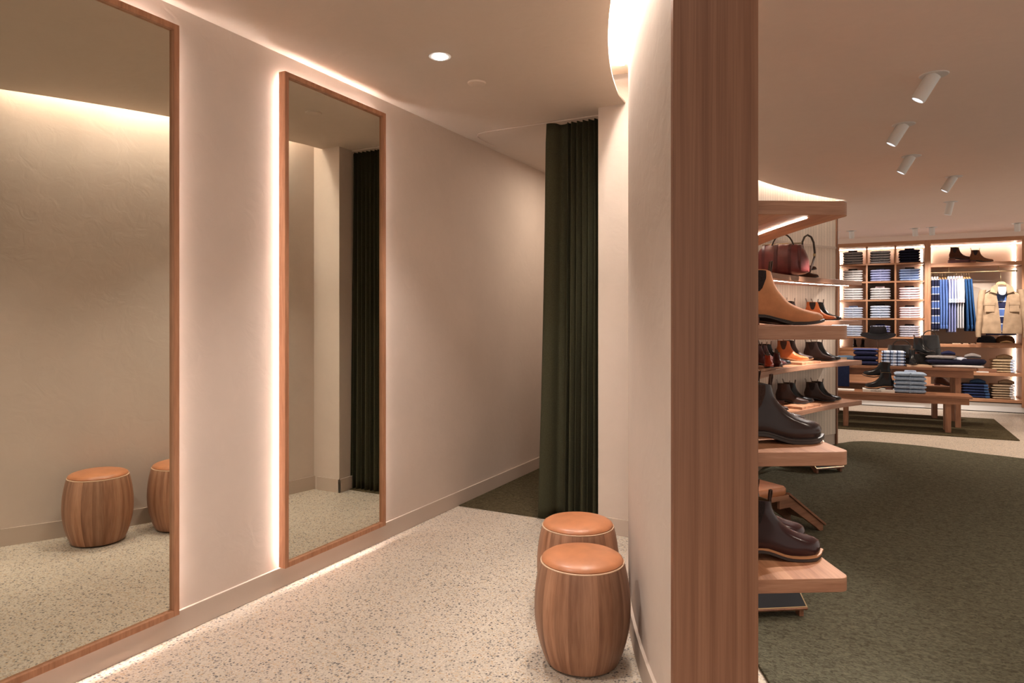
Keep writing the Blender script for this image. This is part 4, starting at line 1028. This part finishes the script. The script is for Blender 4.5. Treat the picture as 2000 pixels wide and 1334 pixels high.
# ------------------------------------------------------------------ display table and benches
def table(name, label, cat, x0, x1, y0, y1, h, leg, inset, top=.035, apron=.08, iny=.03, group=None):
    cx, cy = (x0+x1)/2, (y0+y1)/2; hx, hy = (x1-x0)/2, (y1-y0)/2
    t = thing(name, label, cat, (cx, cy, .0128), 0, group); h -= .0128
    MB().box((-hx, -hy, h-top), (hx, hy, h)).build('tabletop', M['table'], t, bevel=.002)
    MB().box((-hx+.03, -hy+iny, h-top-apron), (hx-.03, -hy+iny+.022, h-top)).build('apron', M['table'], t)
    MB().box((-hx+.03, hy-iny-.022, h-top-apron), (hx-.03, hy-iny, h-top)).build('apron', M['table'], t)
    for sx in (-1, 1):
        MB().box((sx*(hx-inset)-.011, -hy+iny+.023+leg+.006, h-top-apron), (sx*(hx-inset)+.011, hy-iny-.023-leg-.006, h-top)).build('cross_rail', M['table'], t)
        for sy in (-1, 1):
            MB().box((sx*(hx-inset)-leg/2, sy*(hy-iny-leg/2-.026)-leg/2, 0), (sx*(hx-inset)+leg/2, sy*(hy-iny-leg/2-.026)+leg/2, h-top-.001)).build('leg', M['tablez'], t, bevel=.002)
    return t
table('display_table', 'long timber display table between the two benches on the olive rug', 'table', -.62, 1.226, 10.20, 10.98, .765, .060, .19, top=.03, apron=.09)
table('display_bench', 'low timber bench in front of the display table', 'bench', -.47, 1.125, 9.70, 10.10, .463, .060, .24, top=.03, apron=.075, group='low timber benches')
table('display_bench', 'low timber bench behind the display table', 'bench', -.6, 1.07, 11.02, 11.36, .463, .060, .22, top=.03, apron=.075, group='low timber benches')
ZB = .4638; ZTb = .7658
# on the front bench
bx_ = px_x(1715.5, 9.86)
t = thing('book', 'pale book with dark lettering on its spine under the boots on the bench', 'book', (bx_, 9.86, ZB), .02)
MB().box((-.178, -.11, 0), (.178, .11, .033)).build('cover', M['paper'], t, bevel=.0015)
cu = bpy.data.curves.new('lettering', 'FONT'); cu.body = 'R.M.WILLIAMS'; cu.size = .030; cu.align_x = 'CENTER'; cu.align_y = 'CENTER'; cu.extrude = .0003
tx = bpy.data.objects.new('lettering', cu); COL.objects.link(tx); tx.parent = t; tx.location = (-.03, -.1108, .0165); tx.rotation_euler = (PI/2, 0, 0); tx.scale = (.62, .85, 1); cu.materials.append(M['black'])
bpy.context.view_layer.update()
tm = bpy.data.meshes.new_from_object(tx.evaluated_get(bpy.context.evaluated_depsgraph_get())); t2 = bpy.data.objects.new('spine_lettering', tm); COL.objects.link(t2)
t2.parent = t; t2.location = tx.location; t2.rotation_euler = tx.rotation_euler; t2.scale = tx.scale; bpy.data.objects.remove(tx)
if not tm.materials: tm.materials.append(M['black'])
boot('black boot with tan welt on the book, lower of the bench pair', 'boot_black', (bx_+.16, 9.84, ZB+.0338), PI+.05, style='round', sole='sole_dark', welt='sole_tan', group='boots on the bench', scale=1.05, height=.17)
boot('black boot with tan welt behind, raised and tilted against its mate on the bench', 'boot_black', (bx_+.13, 10.02, ZB+.145), PI+.05, style='round', sole='sole_dark', welt='sole_tan', group='boots on the bench', scale=1.05, height=.17, tilt=-.12)
tag(MB().box((-.10, -.055, 0), (.10, .055, .135)).build('display_riser', M['black'], bevel=.002, loc=(bx_+.08, 10.03, ZB)), 'black block behind the bench boots lifting the rear boot', 'display block', 'timber display risers')
x = px_x(1777.5, 9.80)
for k in range(5):
    pos = 'top' if k == 4 else ('bottom' if k == 0 else ordn[4-k]+' from the top')
    folded('s', f'chambray folded shirt on the front bench, {pos} of the pile', 'f_chamb', (x+random.uniform(-.004, .004), 9.90, ZB+.001+k*.052), w=.345, d=.26, h=.052, collar='f_wblue' if k == 4 else None, seed=k, group='chambray shirts on the bench')
tag(MB().box((-.135, -.09, 0), (.135, .09, .014)).build('booklet', M['paper'], bevel=.001, loc=(px_x(1646, 9.86), 9.84, ZB)), 'thin white booklet at the left end of the front bench', 'booklet')
# on the table
def tpile(px0, px1, n, h, m, words, Y=10.27, d=.28, name='folded_shirt', collar=None, cat='shirt'):
    xa, xb = px_x(px0, Y), px_x(px1, Y)
    for k in range(n):
        pos = 'top' if k == n-1 else ('bottom' if k == 0 else ordn[n-1-k]+' from the top')
        folded('s', f'{words}, {pos} of its pile on the display table', m, ((xa+xb)/2+random.uniform(-.004, .004), Y+d/2, ZTb+.001+k*h), w=xb-xa, d=d, h=h, seed=k, name=name, collar=collar if k == n-1 else None, cat=cat, group=f'{words} on the display table')
    return (xa+xb)/2, ZTb+.001+n*h
x, z = tpile(1667, 1714.5, 3, .066, 'f_navy', 'navy folded pullover', name='folded_pullover', cat='pullover')
folded('s', 'royal blue thin folded pullover lying on the navy pile', 'f_rblue', (x, 10.27+.14, z), w=.30, d=.27, h=.024, name='folded_pullover', cat='pullover', group='')
tpile(1722, 1769, 5, .040, 'f_plaid', 'blue plaid folded shirt')
tag(MB().box((-.14, -.10, 0), (.14, .10, .025)).build('book', M['rim'], bevel=.0015, loc=(px_x(1795, 10.30), 10.32, ZTb)), 'tan book under the black boot on the display table', 'book')
boot('black boot pointing at the camera on the tan book', 'boot_black', (px_x(1782, 10.3), 10.50, ZTb+.026), -PI/2+.03, group='black boots on the table', style='dress', height=.17)
boot('black boot on a stand above, pointing right among the black bags', 'boot_black', (px_x(1788, 10.5)-.02, 10.62, ZTb+.155), -.72, group='black boots on the table', style='dress', height=.17, scale=1.08)
tag(MB().box((-.10, -.09, 0), (.14, .09, .154)).build('display_riser', M['black'], bevel=.003, loc=(px_x(1802, 10.5), 10.62, ZTb)), 'black block lifting the upper black boot on the table', 'display block', 'timber display risers')
M['shine'] = leather('black_leather', (.016, .016, .018), .3, .4)
def black_bag(loc, w, d, h, rz, label, tilt=0.):
    t = thing('black_leather_bag', label, 'bag', loc, rz)
    rings = []
    for k in range(11):
        q = k/10; e = 1-.25*q**2; z = h*q
        rings.append([(w/2*e*math.copysign(abs(math.cos(f))**.5, math.cos(f))+tilt*z, d/2*e*math.copysign(abs(math.sin(f))**.5, math.sin(f)), z) for f in [2*PI*i/24 for i in range(24)]])
    MB().loft(rings).build('body', M['shine'], t, smooth='auto')
    MB().tube([(w*.3*math.cos(PI*k/12)+tilt*h, -d*.3, h*.93+.09*math.sin(PI*k/12)) for k in range(13)], .007, 8).build('handle', M['strap'], t, smooth=True)
    MB().box((-w*.2+tilt*h*.6, -d/2-.004, h*.35), (w*.2+tilt*h*.6, -d/2+.02, h*.5)).build('front_flap', M['strap'], t, bevel=.004)
    return t
black_bag((px_x(1757, 10.75)+.04, 10.84, ZTb), .36, .20, .26, .3, 'low black leather bag behind the plaid pile', -.15)
black_bag((px_x(1818, 10.70)+.0, 10.86, ZTb), .27, .14, .40, -.1, 'tall black leather bag behind the black boots')
tag(MB().tube([(px_x(1828, 10.6), 10.68, ZTb+.22), (px_x(1836, 10.6), 10.66, ZTb+.235), (px_x(1843, 10.6), 10.64, ZTb+.20), (px_x(1850, 10.6)-.03, 10.63, ZTb+.17)], .006, 6, flat=.5).build('bag_strap', M['strap'], smooth=True), 'thin black strap end poking out to the right of the tall black bag', 'strap')
# hat on its stand
hx, hz = px_x(1715, 10.62), at_y(1715, 659, 10.62).z
t = thing('hat_stand', 'thin dark stand carrying the black felt hat', 'stand', (hx, 10.75, ZTb))
MB().lathe([(0, 0), (.07, 0), (.07, .008), (0, .010)], 28).build('base', M['black'], t, smooth='auto')
MB().lathe([(0, .008), (.008, .008), (.008, hz-ZTb+.04), (0, hz-ZTb+.04)], 16).build('pole', M['dwood'], t, smooth='auto')
M['felt'] = fabric('black_felt', (.010, .009, .011), scale=80)
t = thing('black_felt_hat', 'black wide brimmed felt hat on a stand behind the navy pile', 'hat', (hx, 10.75, hz-.01)); t.rotation_euler.x = math.radians(13)
rings = []
for r, z, sag in ((.118, .058, 0), (.135, .044, .1), (.17, .032, .6), (.218, .030, 1), (.220, .026, 1), (.17, .026, .6), (.12, .036, 0)):
    rings.append([(r*math.cos(2*PI*i/40), .88*r*math.sin(2*PI*i/40), z+.022*sag*abs(math.cos(2*PI*i/40))**2-.0*sag) for i in range(40)])
MB().loft(rings, False, False).build('brim', M['felt'], t, smooth='auto')
rings = []
for r, z in ((.112, .046), (.112, .07), (.108, .10), (.100, .14), (.088, .165), (.07, .172), (.035, .160), (.001, .150)):
    rings.append([(r*math.cos(2*PI*i/32), .86*r*math.sin(2*PI*i/32)*(1-.12*(z > .13)), z-.02*(z > .16)*abs(math.sin(2*PI*i/32))) for i in range(32)])
MB().loft(rings, False, True).build('crown', M['felt'], t, smooth='auto')
MB().lathe([(.1125, .050), (.1155, .050), (.114, .078), (.111, .078)], 32, sy=.87).build('hat_band', M['black'], t, smooth='auto')
# folded pullovers and caps on the right of the table
folded('p', 'pale grey folded pullover at the bottom right of the display table', 'f_offwhite', (px_x(1858, 10.3), 10.42, ZTb+.001), w=.42, d=.30, h=.040, name='folded_pullover', cat='pullover', group='')
folded('p', 'navy and grey folded pullover with a turned sleeve on the display table', 'f_dnavy', (px_x(1846, 10.3), 10.40, ZTb+.042), w=.40, d=.26, h=.062, name='folded_pullover', cat='pullover', group='', rz=.12)
folded('p', 'grey blue folded pullover across the navy one on the display table', 'f_grey', (px_x(1840, 10.3), 10.42, ZTb+.106), w=.32, d=.20, h=.045, name='folded_pullover', cat='pullover', group='', rz=-.25)
folded('p', 'white folded shirt between the pullovers on the display table', 'f_wblue', (px_x(1878, 10.3)+.01, 10.58, ZTb+.042), w=.13, d=.24, h=.085, name='folded_pullover', cat='shirt', group='', rz=.1)
folded('p', 'light grey folded pullover at the right end of the display table', 'f_offwhite', (px_x(1905, 10.3)-.02, 10.42, ZTb+.001), w=.23, d=.30, h=.040, name='folded_pullover', cat='pullover', group='', rz=-.05)
folded('p', 'dark navy crumpled pullover at the right end of the display table', 'f_dnavy', (px_x(1909, 10.3)-.03, 10.40, ZTb+.042), w=.26, d=.24, h=.075, name='folded_pullover', cat='pullover', group='', rz=-.18)
folded('p', 'charcoal folded pullover at the back right of the display table', 'f_dark', (px_x(1862, 10.7)+.02, 10.84, ZTb+.001), w=.20, d=.18, h=.13, name='folded_pullover', cat='pullover', group='', rz=.1)
tossed(px_x(1851, 10.4), 10.40, ZTb+.153, 'f_navy', 'navy turned back sleeve bundle lying on the grey pullover', 'pullover', 'folded_pullover', .8)
tossed(px_x(1899, 10.4), 10.42, ZTb+.119, 'f_grey', 'grey turned back sleeve bundle lying on the dark navy pullover', 'pullover', 'folded_pullover', .9)
# left end of the table: jeans hanging over the edge, denim cap
M['denimh'] = fabric('washed_denim', (.10, .16, .25)); 
rings = []
xa, xb = px_x(1626, 10.2), px_x(1659, 10.2)
for y, z, k in ((10.50, ZTb+.003, .0), (10.30, ZTb+.003, 0), (10.205, ZTb+.004, 0), (10.188, ZTb-.004, 0), (10.182, ZTb-.10, 0), (10.184, ZTb-.20, 0), (10.183, ZTb-.285, 0)):
    n = 12; top = [(xa+(xb-xa)*i/n, y-.004*math.sin(i*1.7), z) for i in range(n+1)]
    off = Vector((0, 0, .014)) if y > 10.2 else Vector((0, -.016, .004))
    rings.append([Vector(p) for p in top]+[Vector(p)+off for p in top[::-1]])
tag(MB().loft(rings).build('draped_jeans', M['f_denim'], smooth='auto'), 'dark blue jeans draped over the left end of the display table', 'jeans')
folded('p', 'washed denim folded jacket on the left end of the table with a tan label', 'denimh', (px_x(1648, 10.4), 10.52, ZTb+.020), w=.28, d=.24, h=.10, name='folded_jacket', cat='jacket', group='', rz=.15)
tag(MB().box((-.05, -.002, -.03), (.05, .002, .03)).build('tan_label', M['rim'], loc=(px_x(1646, 10.36), 10.375, ZTb+.065), rz=.15), 'tan label leaning on the washed denim at the left of the table', 'label')
boot('dark shoe on the back bench seen between the table legs', 'suede_dark', (px_x(1842, 11.1)-.1, 11.15, ZB), 0, height=.10, group='shoes on the back bench', scale=.9)
